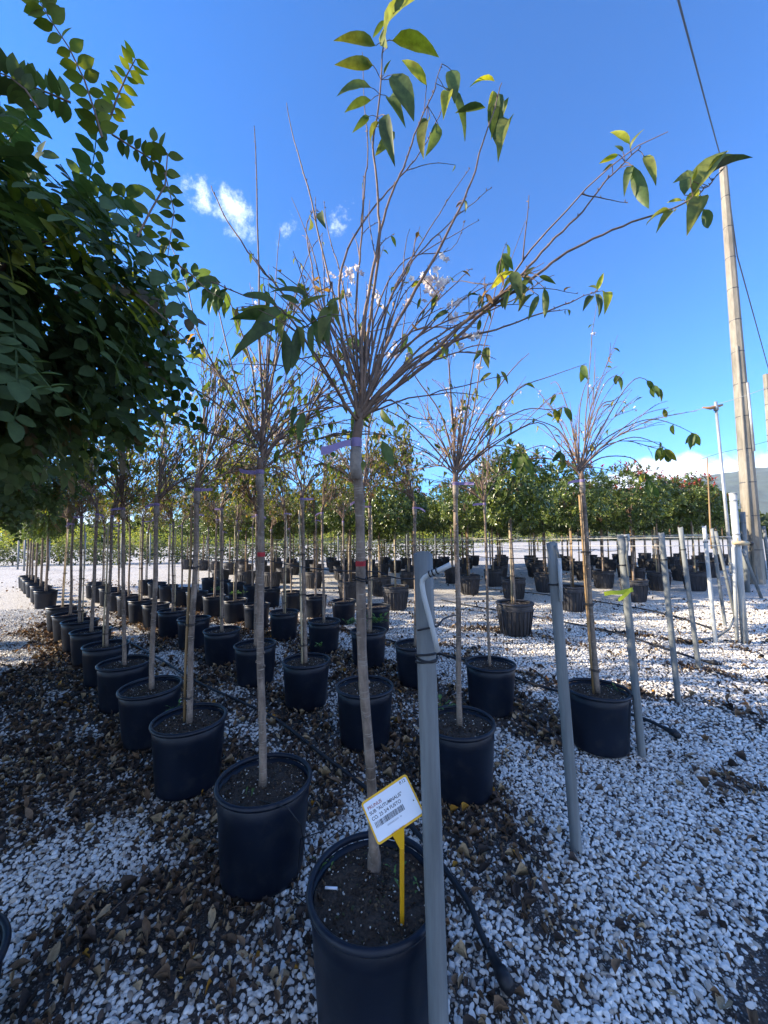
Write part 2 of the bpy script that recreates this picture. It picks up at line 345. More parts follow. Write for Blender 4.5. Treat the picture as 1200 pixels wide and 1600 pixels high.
# pebbles -----------------------------------------------------------
def ico(sub):
    import bmesh
    b = bmesh.new(); bmesh.ops.create_icosphere(b, subdivisions=sub, radius=1)
    v = np.array([x.co[:] for x in b.verts]); f = np.array([[l.index for l in x.verts] for x in b.faces]); b.free(); return v, f
def crop(v, f, zmin):
    keep = v[f].mean(1)[:, 2] > zmin; f = f[keep]; u = np.unique(f); m = -np.ones(len(v), int); m[u] = np.arange(len(u)); return v[u], m[f]
def stone_variants(sub, n, zmin):
    out = []
    v0, f0 = ico(sub)
    for k in range(n):
        r_ = np.random.default_rng(40 + k); v = v0.copy()
        for _ in range(9):                                   # flat chips knocked off
            d = r_.normal(size=3); d /= np.linalg.norm(d); h = r_.uniform(.42, .85); q = v @ d; v -= np.outer(np.maximum(q - h, 0), d) * .85
        v *= (1, r_.uniform(.6, .95), r_.uniform(.42, .7)); out.append(crop(v, f0, zmin))
    return out
def scatter(y0, y1, cell, xm=1.06, extra=.45):
    w_ = y1 * xm + extra; gx = np.arange(-w_, w_, cell); gy = np.arange(y0, y1, cell)
    X, Y = np.meshgrid(gx, gy); X = X.ravel() + rng.uniform(-.55, .55, X.size) * cell; Y = Y.ravel() + rng.uniform(-.55, .55, Y.size) * cell
    k = np.abs(X) < Y * xm + extra; return X[k], Y[k]
def rotz_mats(n, size, tilt=.5, squash=None):
    a = rng.uniform(0, 2 * np.pi, n); tx = rng.normal(0, tilt, n); ca, sa = np.cos(a), np.sin(a); ct, s_ = np.cos(tx), np.sin(tx); z = np.zeros(n); o = np.ones(n)
    A = np.stack([np.stack([ca, -sa, z], 1), np.stack([sa, ca, z], 1), np.stack([z, z, o], 1)], 1)
    B = np.stack([np.stack([o, z, z], 1), np.stack([z, ct, -s_], 1), np.stack([z, s_, ct], 1)], 1)
    return np.einsum('kij,kjl->kil', A, B) * size[:, None, None]
def pebbles(y0, y1, cell, var, smin, smax, dens=1.0):
    X, Y = scatter(y0, y1, cell); l = litter(X, Y); d = dirt(X, Y)
    k = (rng.random(len(X)) > l * 1.0) & (rng.random(len(X)) > d * .93) & (rng.random(len(X)) < dens); X, Y = X[k], Y[k]
    n = len(X); size = rng.uniform(smin, smax, n) * rng.choice([.7, 1, 1, 1.25], n); out = []
    tone = rng.random(n); col = np.array([.80, .78, .73])[None] * (.74 + .30 * rng.random((n, 1)))
    k = tone < .16; col[k] = np.array([.46, .40, .33]) * (.7 + .5 * rng.random((k.sum(), 1)))
    k = tone > .95; col[k] = np.array([.22, .20, .19]) * (.7 + .5 * rng.random((k.sum(), 1)))
    mats = rotz_mats(n, size, .35); loc = np.c_[X, Y, gheight(X, Y) + size * rng.uniform(.05, .5, n)]; wch = rng.integers(0, len(var), n)
    for i, (v, f) in enumerate(var):
        q = wch == i; out.append(inst(v, f, mats[q], loc[q], col[q]))
    return out
ST2 = stone_variants(2, 5, -.35); ST1 = stone_variants(1, 5, -.4)
gr = pebbles(.75, 2.5, .0148, ST2, .0070, .0128) + pebbles(.75, 2.5, .029, ST2, .007, .014) + pebbles(2.5, 7.5, .0200, ST1, .0095, .0165)
go = np_mesh('white_gravel', gr, M['stone'], None, False); tag(go, 'white and cream marble pebbles spread over the yard between the pots', 'gravel', kind='stuff')
def dead_leaves(y0, y1, cell, smin, smax, dens, thin=.5):
    X, Y = scatter(y0, y1, cell); l = litter(X, Y); k = rng.random(len(X)) < (l ** 1.1) * dens + .012; X, Y = X[k], Y[k]; n = len(X)
    size = rng.uniform(smin, smax, n); tone = rng.random(n)
    col = np.array([.062, .044, .034])[None] * (.5 + 1.3 * rng.random((n, 1)))
    k = tone > .50; col[k] = np.array([.20, .125, .072]) * (.6 + .8 * rng.random((k.sum(), 1)))
    k = tone > .82; col[k] = np.array([.42, .30, .17]) * (.7 + .6 * rng.random((k.sum(), 1)))
    k = tone > .985; col[k] = np.array([.50, .25, .03]) * (.7 + .5 * rng.random((k.sum(), 1)))
    m = rotz_mats(n, size, .45); sq = rng.uniform(thin, 1.15, n); m = m * np.stack([sq, np.ones(n), np.ones(n)], 1)[:, None, :]
    loc = np.c_[X, Y, gheight(X, Y) + .006 + rng.random(n) * .014]; wch = rng.integers(0, len(DEAD), n); out = []
    for i, (v, f) in enumerate(DEAD):
        q = wch == i; out.append(inst(v, f, m[q], loc[q], col[q]))
    return out
dl = dead_leaves(.75, 2.5, .0125, .011, .034, .52, .25) + dead_leaves(.75, 2.6, .047, .036, .060, .85, .6) + dead_leaves(2.5, 7.5, .024, .02, .05, .72, .35) + dead_leaves(2.6, 6.5, .10, .045, .07, .6, .6) + dead_leaves(7.5, 13, .05, .03, .06, .6)
lo_ = np_mesh('leaf_litter', dl, M['litter']); tag(lo_, 'brown dead leaves and bark bits lying on the gravel along the pot rows', 'leaf litter', kind='stuff')
# dry twigs among the litter
tw = MB()
X, Y = scatter(.8, 5, .12); k = rng.random(len(X)) < litter(X, Y) * .5; X, Y = X[k], Y[k]
for x, y in zip(X, Y):
    a = random.uniform(0, 6.28); l = random.uniform(.04, .16); z = .016 + random.random() * .01; b = random.uniform(-.4, .4)
    tw.tube([(x, y, z), (x + l * .5 * math.cos(a), y + l * .5 * math.sin(a), z + .008), (x + l * math.cos(a + b), y + l * math.sin(a + b), z - .004)], [.0017, .0014, .0008], 3, False)
tag(tw.build('dry_twigs', M['twig']), 'thin dry twigs scattered through the dead leaves', 'twigs', kind='stuff')

# hills -------------------------------------------------------------
hx = np.linspace(-6000, 9000, 220); hy = np.linspace(4200, 7600, 60); HX, HY = np.meshgrid(hx, hy); x_, y_ = HX.ravel(), HY.ravel()
v_ = (y_ - 4200) / 3400; env = np.interp(x_ / 5000, [-1.2, 0, .35, .62, .8, .95, 1.4, 1.8], [60, 90, 260, 560, 760, 850, 1250, 1300])
h = env * np.sin(np.clip(v_ * 1.35, 0, 1) * np.pi / 2) * (1 - .25 * np.clip(v_ - .75, 0, 1)) * (.78 + .26 * fbm(x_, y_, 1500, 3)) + (fbm(x_, y_, 420, 8) - .5) * 130 * np.clip(v_ * 3, 0, 1) - 5
i2 = np.arange(219)[None] + np.arange(59)[:, None] * 220; hf = np.stack([i2, i2 + 1, i2 + 221, i2 + 220], 2).reshape(-1, 4)
ho = np_mesh('hills', [(np.c_[x_, y_, h], hf, np.ones((len(x_), 3)))], M['hill']); tag(ho, kind='structure')

# ================================================================== pots
def soil_mesh(rad, z, seed, weeds=0):
    r_ = random.Random(seed); m = MB(); n = 36; rings = 9; vs = []
    for i in range(rings + 1):
        rr = rad * i / rings
        for j in range(n):
            a = 2 * math.pi * j / n; vs.append((rr * math.cos(a), rr * math.sin(a), z + r_.uniform(-.008, .008) + .012 * (1 - i / rings)))
    m.col = (.050, .036, .026); m.add(vs, [(i * n + j, i * n + (j + 1) % n, (i + 1) * n + (j + 1) % n, (i + 1) * n + j) for i in range(rings) for j in range(n)])
    v, f = ST1[seed % 5]
    for k in range(650):
        a = r_.uniform(0, 6.28); rr = rad * math.sqrt(r_.random()) * .97; s_ = r_.uniform(.002, .0066) * (1.5 if r_.random() < .12 else 1)
        m.col = r_.choice([(.045, .03, .02)] * 6 + [(.13, .09, .055)] * 4 + [(.05, .06, .025), (.42, .40, .36), (.6, .57, .5), (.02, .018, .015)])
        if m.col[0] > .3: s_ *= .85
        q = Matrix.Rotation(r_.uniform(0, 6.28), 3, (r_.random(), r_.random(), r_.random()))
        m.add([(q @ Vector(p)) * s_ + Vector((rr * math.cos(a), rr * math.sin(a), z + .012 * (1 - rr / rad) + .002)) for p in v], f.tolist())
    return m
def pot_body(rt, rb, h, ribs=False):
    m = MB()
    prof = [(0, .004), (rb - .01, .004), (rb, .012), (rb + .002, .03)]
    for i in range(1, 7): prof.append((rb + (rt - .012 - rb) * i / 6 + .002, .03 + (h - .055) * i / 6))
    prof += [(rt - .016, h - .02), (rt - .018, h - .06)]
    m.lathe(prof, 48)
    if ribs:
        for k in range(24):
            a = 2 * math.pi * k / 24; c, s_ = math.cos(a), math.sin(a); r0, r1 = rb + .002, rt - .012
            m.tube([((r0 + .002) * c, (r0 + .002) * s_, .03), ((r1 - .002) * c, (r1 - .002) * s_, h - .10)], .006, 4)
        for z in (h - .095,):
            rr = rb + (rt - rb) * z / h; m.lathe([(rr - .006, z - .006), (rr + .007, z - .004), (rr + .007, z + .004), (rr - .006, z + .006)], 48)
    return m
def pot_rim(rt, h, lip=.013, deep=.018):
    m = MB(); k = 10; prof = []
    for i in range(k + 1):
        a = 2 * math.pi * i / k; prof.append((rt - lip * .55 + lip * .62 * math.cos(a), h - deep * .5 + deep * .5 * math.sin(a)))
    m.lathe(prof, 56); return m
POT = {}
def make_pot(kind, seed):
    e = empty('plant_pot')
    rt, rb, h, mt, rb_ = {'round': (.190, .157, .35, 'pot', False), 'lip': (.245, .185, .42, 'pot_dust', True)}[kind]
    pot_body(rt, rb, h, rb_).build('pot_wall', M[mt], e)
    pot_rim(rt, h, .015 if kind == 'round' else .03, .022 if kind == 'round' else .034).build('rim', M[mt], e)
    soil_mesh(rt - .02, h - .038, seed).build('soil', M['soil'], e)
    return e
def weed_mb(n, size, seed, spread=.03):
    r_ = random.Random(seed); m = MB(); v, f = SLEAF[0]
    for k in range(n):
        a = r_.uniform(0, 6.28); b = Vector((r_.uniform(-spread, spread), r_.uniform(-spread, spread), 0)); up = r_.uniform(.3, 1.5)
        d = Vector((math.cos(a), math.sin(a), up)).normalized(); sz = size * r_.uniform(.5, 1)
        tip = b + d * sz * r_.uniform(.3, 1)
        m.tube([b, tip], .0012, 3, False); x = d.cross(Vector((0, 0, 1))).normalized(); zz = x.cross(d)
        m.add([tip + x * p[0] * sz + d * p[1] * sz + zz * p[2] * sz for p in v.tolist()], f.tolist())
    return m

# ================================================================== cherry trees
def leaf_cols(n, r_, p_yellow=.25):
    g = np.array([.095, .145, .038]); c = g[None] * r_.uniform(.6, 1.35, (n, 1)); t = r_.random(n)
    k = t < p_yellow; c[k] = np.array([.30, .30, .05]) * r_.uniform(.6, 1.1, (k.sum(), 1))
    k = t < p_yellow * .13; c[k] = np.array([.40, .22, .08]) * r_.uniform(.6, 1.1, (k.sum(), 1))
    return c
def shoot(r_, F0, az, inc, length, segs=9, arch=0.0, wob=.05, start=.55):
    p = Vector(F0); pts = [p.copy()]; step = length / segs
    for i in range(segs):
        t = (i + 1) / segs
        a = inc * (start + (1 - start) * min(1, t * 2)) + arch * t * t
        az += r_.uniform(-wob, wob) * 1.6; a += r_.uniform(-wob, wob)
        p = p + Vector((math.sin(a) * math.cos(az), math.sin(a) * math.sin(az), math.cos(a))) * step; pts.append(p.copy())
    return pts
def lerp_path(pts, t):
    k = len(pts) - 1; x = t * k; i = min(int(x), k - 1); return pts[i].lerp(pts[i + 1], x - i), (pts[i + 1] - pts[i]).normalized()
FL_V = None
def flower_group(points, size, r_):
    """five-petalled blossoms round each point"""
    v, f = leaf_template(.75, 2, .1, -.1); d = []; loc = []; up = []; sz = []; col = []
    for p in points:
        n = Vector(r_.normal(size=3)).normalized(); u = n.orthogonal().normalized(); q = n.cross(u)
        for k in range(5):
            a = 2 * math.pi * k / 5; d.append((u * math.cos(a) + q * math.sin(a) + n * .35)[:]); loc.append(p[:]); up.append(n[:]); sz.append(size)
            col.append((.86, .74 + .1 * r_.random(), .76))
    if not d: return None
    return inst(v, f, frames(np.array(d), np.array(up), np.array(sz)), np.array(loc), np.array(col))
def trunk_mb(base, top, r0, r1, seed, segs=16, wob=.005):
    r_ = random.Random(seed); pts = []; rad = []
    base = Vector(base); top = Vector(top)
    for i in range(segs + 1):
        t = i / segs; p = base.lerp(top, t)
        wv = wob * math.sin(t * 7 + seed) * math.sin(t * math.pi)
        p = p + Vector((wv, wv * .6, 0)); pts.append(p)
        rad.append((r0 + (r1 - r0) * t) * (1 + r_.uniform(-.04, .05)) * (1.25 if i == 0 else 1))
    m = MB(); m.tube(pts, rad, 12)
    for k in range(10):                                      # pruning scars
        q, d = lerp_path(pts, r_.uniform(.1, .95)); a = r_.uniform(0, 6.28)
        o = Vector((math.cos(a), math.sin(a), .35)); m.tube([q + o * r0 * .6, q + o * r0 * 1.12, q + o * r0 * 1.22], [.007, .006, .003], 6)
    return m, pts
def cherry(name, seed, fork=1.56, lean=(0, 0), n=16, length=.75, nleaf=70, nflower=40, stake=True, yellow=.25, tape=True, redmark=False, spread=80, detail=5, trunk_r=.0158, tape_az=None, leafsize=.06, shrink=1.0):
    r_ = random.Random(seed); nr = np.random.default_rng(seed + 500); e = empty(name)
    base = Vector((0, 0, .30)); top = Vector((lean[0], lean[1], fork))
    tm, tp = trunk_mb(base, top, trunk_r, trunk_r * .82, seed); tm.build('trunk', M['bark'], e)
    gm = MB(); gm.tube([top - Vector((0, 0, .085)), top - Vector((0, 0, .06)), top - Vector((0, 0, .02)), top + Vector((0, 0, .012))], [trunk_r * .86, trunk_r * 1.14, trunk_r * 1.08, trunk_r * .7], 12)
    gm.build('graft', M['graft'], e)
    bm_ = MB(); paths = []; mains = []
    hub = top + Vector((0, 0, .06)); bm_.tube([top - Vector((0, 0, .01)), top + Vector((0, 0, .03)), hub], [trunk_r * .95, trunk_r * .95, trunk_r * .6], 8)
    for i in range(n):
        az = 6.283 * i / n + r_.uniform(-.3, .3); q = (i * .618) % 1
        inc = R(6 + (spread - 6) * q) * r_.uniform(.8, 1.15); ln = length * r_.uniform(.6, 1.15) * (1.12 - .25 * q) * shrink
        arch = R(r_.choice([0, 10, 20, 40, 60])) * q * 1.5
        st_ = hub + Vector((math.cos(az), math.sin(az), 0)) * .008 + Vector((0, 0, r_.uniform(-.07, .03))); thin = 1.0
        if i >= 9:                                           # forks off an earlier limb
            m0 = paths[r_.choice(mains)]; st_, d0 = lerp_path(m0, r_.uniform(.08, .42)); az = math.atan2(d0.y, d0.x) + r_.uniform(-1.3, 1.3); ln *= .82; thin = .72
            inc = max(.06, math.acos(max(-1, min(1, d0.z))) * .8 + r_.uniform(-.45, .55))
        else: mains.append(len(paths))
        pts = shoot(r_, st_, az, inc, ln, 10, arch, .07, .6); paths.append(pts)
        r0 = r_.uniform(.0046, .0064) * thin; bm_.tube(pts, [r0 * (1 - .78 * j / 10) for j in range(11)], detail, False)
        for k in range(r_.choice([2, 3, 4, 5])):
            t = r_.uniform(.08, .7); p, d = lerp_path(pts, t); az2 = math.atan2(d.y, d.x) + r_.uniform(-1.1, 1.1); inc2 = math.acos(max(-1, min(1, d.z))) + r_.uniform(-.45, .45)
            q2 = shoot(r_, p, az2, inc2, ln * r_.uniform(.25, .62), 6, R(r_.choice([0, 10, 35])), .07, .9); paths.append(q2)
            bm_.tube(q2, [.0029 * (1 - .6 * j / 6) for j in range(7)], max(3, detail - 1), False)
            if r_.random() < .5:
                p, d = lerp_path(q2, r_.uniform(.2, .7)); q3 = shoot(r_, p, az2 + r_.uniform(-1, 1), inc2 + r_.uniform(-.4, .5), ln * .22, 4, 0, .1, 1); paths.append(q3)
                bm_.tube(q3, [.0018, .0016, .0014, .0012, .0009], 3, False)
    if detail >= 5:                                          # buds and spurs
        for pts in paths:
            for k in range(12):
                p, d = lerp_path(pts, r_.uniform(.15, 1)); o = Vector((r_.uniform(-1, 1), r_.uniform(-1, 1), .6)).normalized(); bm_.tube([p, p + o * r_.uniform(.004, .008)], [.0019, .0007], 3, False)
    bm_.build('branches', M['twig'], e)
    # leaves hang near the shoot tips
    d = []; loc = []; up = []
    for k in range(nleaf):
        pts = r_.choice(paths); t = 1 - abs(r_.gauss(0, .22)); p, dd = lerp_path(pts, max(.1, min(1, t)))
        a = r_.uniform(0, 6.28); v = Vector((math.cos(a), math.sin(a), r_.uniform(-1.6, .15))).normalized()
        d.append(v[:]); loc.append(p[:]); up.append((r_.gauss(0, .4), r_.gauss(0, .4), 1))
    if nleaf:
        D, Lc, U = map(np.array, (d, loc, up)); sz = nr.uniform(.6, 1.15, nleaf) * leafsize; cc = leaf_cols(nleaf, nr, yellow); wch = nr.integers(0, 3, nleaf); FR = frames(D, U, sz)
        np_mesh('leaves', [inst(LEAF[i][0], LEAF[i][1], FR[wch == i], Lc[wch == i], cc[wch == i]) for i in range(3)], M['leaf'], e)
    if nflower:
        fp = []
        while len(fp) < nflower:
            p, dd = lerp_path(r_.choice(paths), r_.uniform(.25, 1))
            for _ in range(r_.choice([1, 2, 4])): fp.append(p + Vector((r_.gauss(0, .012), r_.gauss(0, .012), r_.gauss(0, .012))))
        np_mesh('blossoms', [flower_group(fp, .0105, nr)], M['petal'], e)
    if tape: tape_part(e, top - Vector((0, 0, .004)), trunk_r * 1.02, r_.uniform(0, 6.28) if tape_az is None else tape_az, r_)
    if stake:
        sm_ = MB(); a = r_.uniform(2.9, 3.5); o = Vector((math.cos(a), math.sin(a), 0)) * (trunk_r * 1.9); pp = [lerp_path(tp, t)[0] + o for t in (0, .25, .5, .75, .93)]
        sm_.tube(pp, .0072, 8)
        for t in (.2, .4, .6, .8):
            c_ = lerp_path(pp, t)[0]; sm_.tube([c_ - Vector((0, 0, .003)), c_, c_ + Vector((0, 0, .003))], [.0072, .009, .0072], 8, False)
        sm_.build('cane', M['bamboo'] if seed % 2 else M['bamboo_pale'], e)
        for t in (.12, .42, .66):
            tie_part(e, lerp_path(tp, t)[0] + o * .45, trunk_r * 1.75)
    return e, paths, tp
def tie_part(e, c, r):
    m = MB(); c = Vector(c)
    for dz in (-.004, .003):
        m.tube([c + Vector((math.cos(a) * r, math.sin(a) * r, dz + .003 * math.sin(a * 2))) for a in np.linspace(0, 6.283, 17)], .0022, 5, False)
    m.tube([c + Vector((r, 0, 0)), c + Vector((r + .018, .004, .006)), c + Vector((r + .03, -.003, .014))], .0017, 4)
    return m.build('tie', M['black'], e)
def tape_part(e, c, r, az, r_):
    m = MB(); c = Vector(c); n = 16; w_ = .017
    for k in range(2):
        m.lathe([(r * 1.05, -w_ / 2), (r * 1.12, 0), (r * 1.05, w_ / 2)], 16, c + Vector((0, 0, .001 * k)))
    o = Vector((math.cos(az), math.sin(az), 0)); vs = []; L_ = r_.uniform(.055, .085); dr = r_.uniform(-.2, .5)
    for i in range(7):
        t = i / 6; p = c + o * (r + L_ * t) + Vector((0, 0, -L_ * dr * t * t)); tw_ = .5 * t
        vs += [p + Vector((-o.y * tw_ * .01, o.x * tw_ * .01, w_ / 2)), p + Vector((o.y * tw_ * .01, -o.x * tw_ * .01, -w_ / 2))]
    m.add(vs, [(2 * i, 2 * i + 1, 2 * i + 3, 2 * i + 2) for i in range(6)])
    return m.build('lilac_tape', M['lilac'], e)

# ------------------------------------------------------------------ the near tree, its shoots followed one by one
Y0 = 1.08
pA0 = gnd(585, 1375, .35)
def zz(ox, oy, k): return lambda x, y: (ox + x / k, oy + y / k)
Z2 = zz(400, 0, 3); Z3 = zz(800, 100, 3); Z5 = zz(300, 400, 3); Z6 = zz(600, 400, 4); ZI = lambda x, y: (x, y)
HERO = [  # (depth at the tip, radius, points in the photograph)
    (1.02, 5.5, [(556, 640), (528, 575), (500, 520), (455, 470), (400, 410), (355, 345), (330, 290)]),
    (1.18, 5.0, [(558, 630), (540, 560), (525, 480), (505, 400), (480, 290), (460, 220), (448, 162)]),
    (1.22, 4.6, [(562, 620), (556, 520), (558, 450), (563, 390), (570, 290), (575, 233), (570, 167), (566, 82)]),
    (1.05, 5.6, [(566, 620), (566, 520), (580, 440), (592, 367), (590, 300), (583, 227), (592, 167), (598, 83), (606, 27), (618, -10)]),
    (1.10, 5.2, [(570, 615), (575, 520), (588, 430), (595, 360), (613, 300), (630, 263), (647, 213), (663, 173), (677, 143), (690, 100)]),
    (1.25, 4.4, [(560, 600), (530, 470), (538, 405), (567, 347), (597, 310), (633, 267), (660, 233), (687, 180), (696, 150)]),
    (1.02, 5.8, [(574, 625), (600, 545), (640, 470), (680, 400), (710, 343), (737, 283), (753, 227), (770, 177), (784, 128)]),
    (1.15, 4.2, [(576, 610), (600, 500), (622, 440), (655, 385), (687, 333), (733, 263)]),
    (1.20, 4.2, [(572, 600), (592, 510), (625, 440), (653, 398), (700, 350), (733, 323), (767, 293)]),
    (1.15, 3.6, [(578, 600), (610, 500), (640, 450), (700, 387)]),
    (.98, 6.2, [(580, 630), (625, 585), (680, 545), (730, 500), (790, 455), (817, 427), (857, 383), (900, 340), (933, 300), (967, 263), (1001, 229)]),
    (1.05, 6.0, [(582, 632), (640, 590), (700, 540), (760, 485), (830, 437), (873, 403), (927, 373), (987, 347), (1040, 330), (1083, 310), (1107, 290), (1131, 262)]),
    (1.12, 4.6, [(580, 625), (650, 560), (720, 530), (775, 515), (820, 498), (880, 477), (907, 465), (934, 455)]),
    (1.20, 4.2, [(578, 635), (640, 560), (700, 515), (745, 495), (800, 470), (845, 440), (866, 430)]),
    (.95, 4.0, [(582, 640), (650, 575), (690, 560), (740, 540), (765, 540)]),
    (.86, 5.2, [(552, 650), (520, 600), (500, 570), (470, 520), (445, 490), (420, 470), (385, 462), (330, 440)]),
    (.90, 4.2, [(556, 640), (545, 560), (520, 500), (512, 470), (520, 440)]),
    (1.28, 4.0, [(562, 620), (545, 500), (530, 420), (515, 370), (505, 312)]),
    (1.25, 3.6, [(560, 600), (500, 480), (488, 420), (478, 360), (488, 332), (498, 330)]),
    (1.30, 3.6, [(566, 610), (585, 500), (607, 440), (645, 400), (705, 390), (726, 345)]),
    (.95, 3.8, [(584, 640), (610, 625), (640, 650), (680, 655)]),
    (1.30, 3.4, [(560, 620), (520, 560), (470, 560), (420, 585), (380, 620)]),
    (1.24, 3.6, [(574, 620), (640, 520), (690, 465), (730, 425), (738, 421)]),
    (1.22, 3.8, [(574, 625), (620, 560), (670, 510), (720, 470), (775, 440), (810, 431)]),
    (1.3, 3.4, [(572, 605), (600, 555), (650, 515), (700, 512), (742, 512)]),
    (1.0, 3.6, [(566, 640), (600, 570), (640, 520), (665, 480), (690, 452)]),
]
def hero_leaves():
    A = []
    def add(zf, Y, items):
        for it in items:
            b = zf(it[0], it[1]); t = zf(it[2], it[3]); A.append((b, t, Y + random.uniform(-.02, .02), it[4] if len(it) > 4 else 0))
    add(Z2, 1.05, [(560, 215, 372, 195), (548, 305, 375, 305), (538, 410, 385, 455), (540, 470, 422, 527), (530, 545, 453, 622), (615, 225, 770, 0), (640, 190, 848, 270, 1), (650, 60, 690, -5), (605, 95, 550, 175),
        (600, 350, 632, 285), (640, 350, 735, 560), (800, 400, 688, 290, 1), (625, 460, 700, 600), (580, 570, 545, 670), (605, 540, 652, 775), (650, 620, 562, 728), (645, 380, 700, 470, 1)])
    add(Z2, 1.12, [(800, 555, 760, 660), (815, 560, 790, 742), (855, 585, 795, 730), (880, 410, 972, 655), (915, 330, 930, 480), (905, 430, 880, 560, 1), (1075, 505, 942, 530), (1120, 382, 1008, 410, 1), (1135, 440, 1137, 688),
        (1185, 455, 1150, 560), (1110, 500, 1100, 655, 1), (1195, 560, 1138, 762), (1120, 430, 1085, 520, 1)])
    add(Z3, .98, [(552, 375, 463, 325, 1), (555, 400, 620, 308), (500, 425, 412, 465, 1), (470, 470, 425, 505), (560, 478, 527, 622), (565, 475, 637, 665), (618, 432, 672, 568), (520, 410, 480, 385)])
    add(Z3, 1.05, [(845, 550, 868, 488, 1), (808, 615, 822, 505), (835, 530, 755, 560), (798, 640, 728, 652, 1), (738, 690, 635, 755), (765, 690, 678, 795), (850, 612, 1005, 425), (875, 565, 1118, 448), (915, 525, 1045, 430), (885, 620, 822, 802),
        (860, 590, 842, 700, 1), (895, 680, 918, 765)])
    add(Z3, 1.0, [(0, 975, 42, 1105), (60, 1000, 105, 955), (128, 995, 203, 1032), (150, 1048, 152, 1185), (125, 1085, 78, 1200), (62, 1085, 28, 1160), (20, 1040, 75, 1055), (10, 1000, -40, 1050), (-10, 1060, -30, 1150), (85, 1000, 30, 1090)])
    add(Z3, 1.12, [(398, 1062, 428, 983, 1), (400, 1062, 357, 1045), (388, 1078, 402, 1185), (378, 1088, 333, 1160), (436, 1070, 432, 1175, 1)])
    add(Z5, .85, [(545, 200, 362, 180), (505, 225, 418, 188), (400, 232, 240, 188), (380, 262, 212, 258), (395, 290, 188, 300), (400, 335, 188, 490), (432, 345, 442, 550), (492, 335, 468, 520), (500, 330, 520, 470), (420, 255, 265, 375),
        (530, 240, 635, 185), (560, 272, 600, 445), (630, 255, 640, 415), (650, 240, 600, 420), (565, 320, 572, 475), (625, 240, 705, 200), (430, 280, 535, 352), (548, 240, 518, 185), (660, 205, 690, 330), (600, 260, 620, 400)])
    add(Z5, 1.0, [(485, 705, 468, 808), (525, 730, 500, 862), (890, 865, 940, 980), (880, 875, 850, 905), (410, 905, 390, 970), (805, 960, 800, 1010), (990, 790, 960, 835, 1)])
    add(Z6, 1.08, [(790, 100, 675, 205, 1), (825, 130, 725, 135, 1), (820, 180, 800, 300), (865, 180, 755, 275), (905, 205, 850, 335), (860, 130, 930, 185), (935, 240, 850, 345), (615, 250, 595, 330), (562, 285, 545, 330), (640, 330, 668, 400),
        (600, 395, 585, 475), (545, 370, 485, 360), (590, 345, 640, 350), (405, 350, 298, 415), (330, 235, 298, 358), (255, 345, 238, 385), (530, 245, 590, 248), (780, 200, 745, 320), (830, 215, 860, 300), (650, 290, 610, 350)])
    add(Z6, 1.2, [(640, 570, 655, 700), (605, 590, 555, 665), (730, 720, 772, 800), (705, 730, 703, 828), (672, 730, 598, 795), (655, 570, 635, 620), (440, 480, 480, 590, 1), (170, 200, 270, 160, 1), (230, 260, 210, 330)])
    add(lambda x, y: (250 + x / 3.43, 250 + y / 3.43), 1.1, [(330, 660, 140, 720), (300, 740, 365, 690), (860, 280, 890, 368), (800, 300, 795, 375), (265, 690, 225, 800), (345, 760, 345, 850)])
    return A
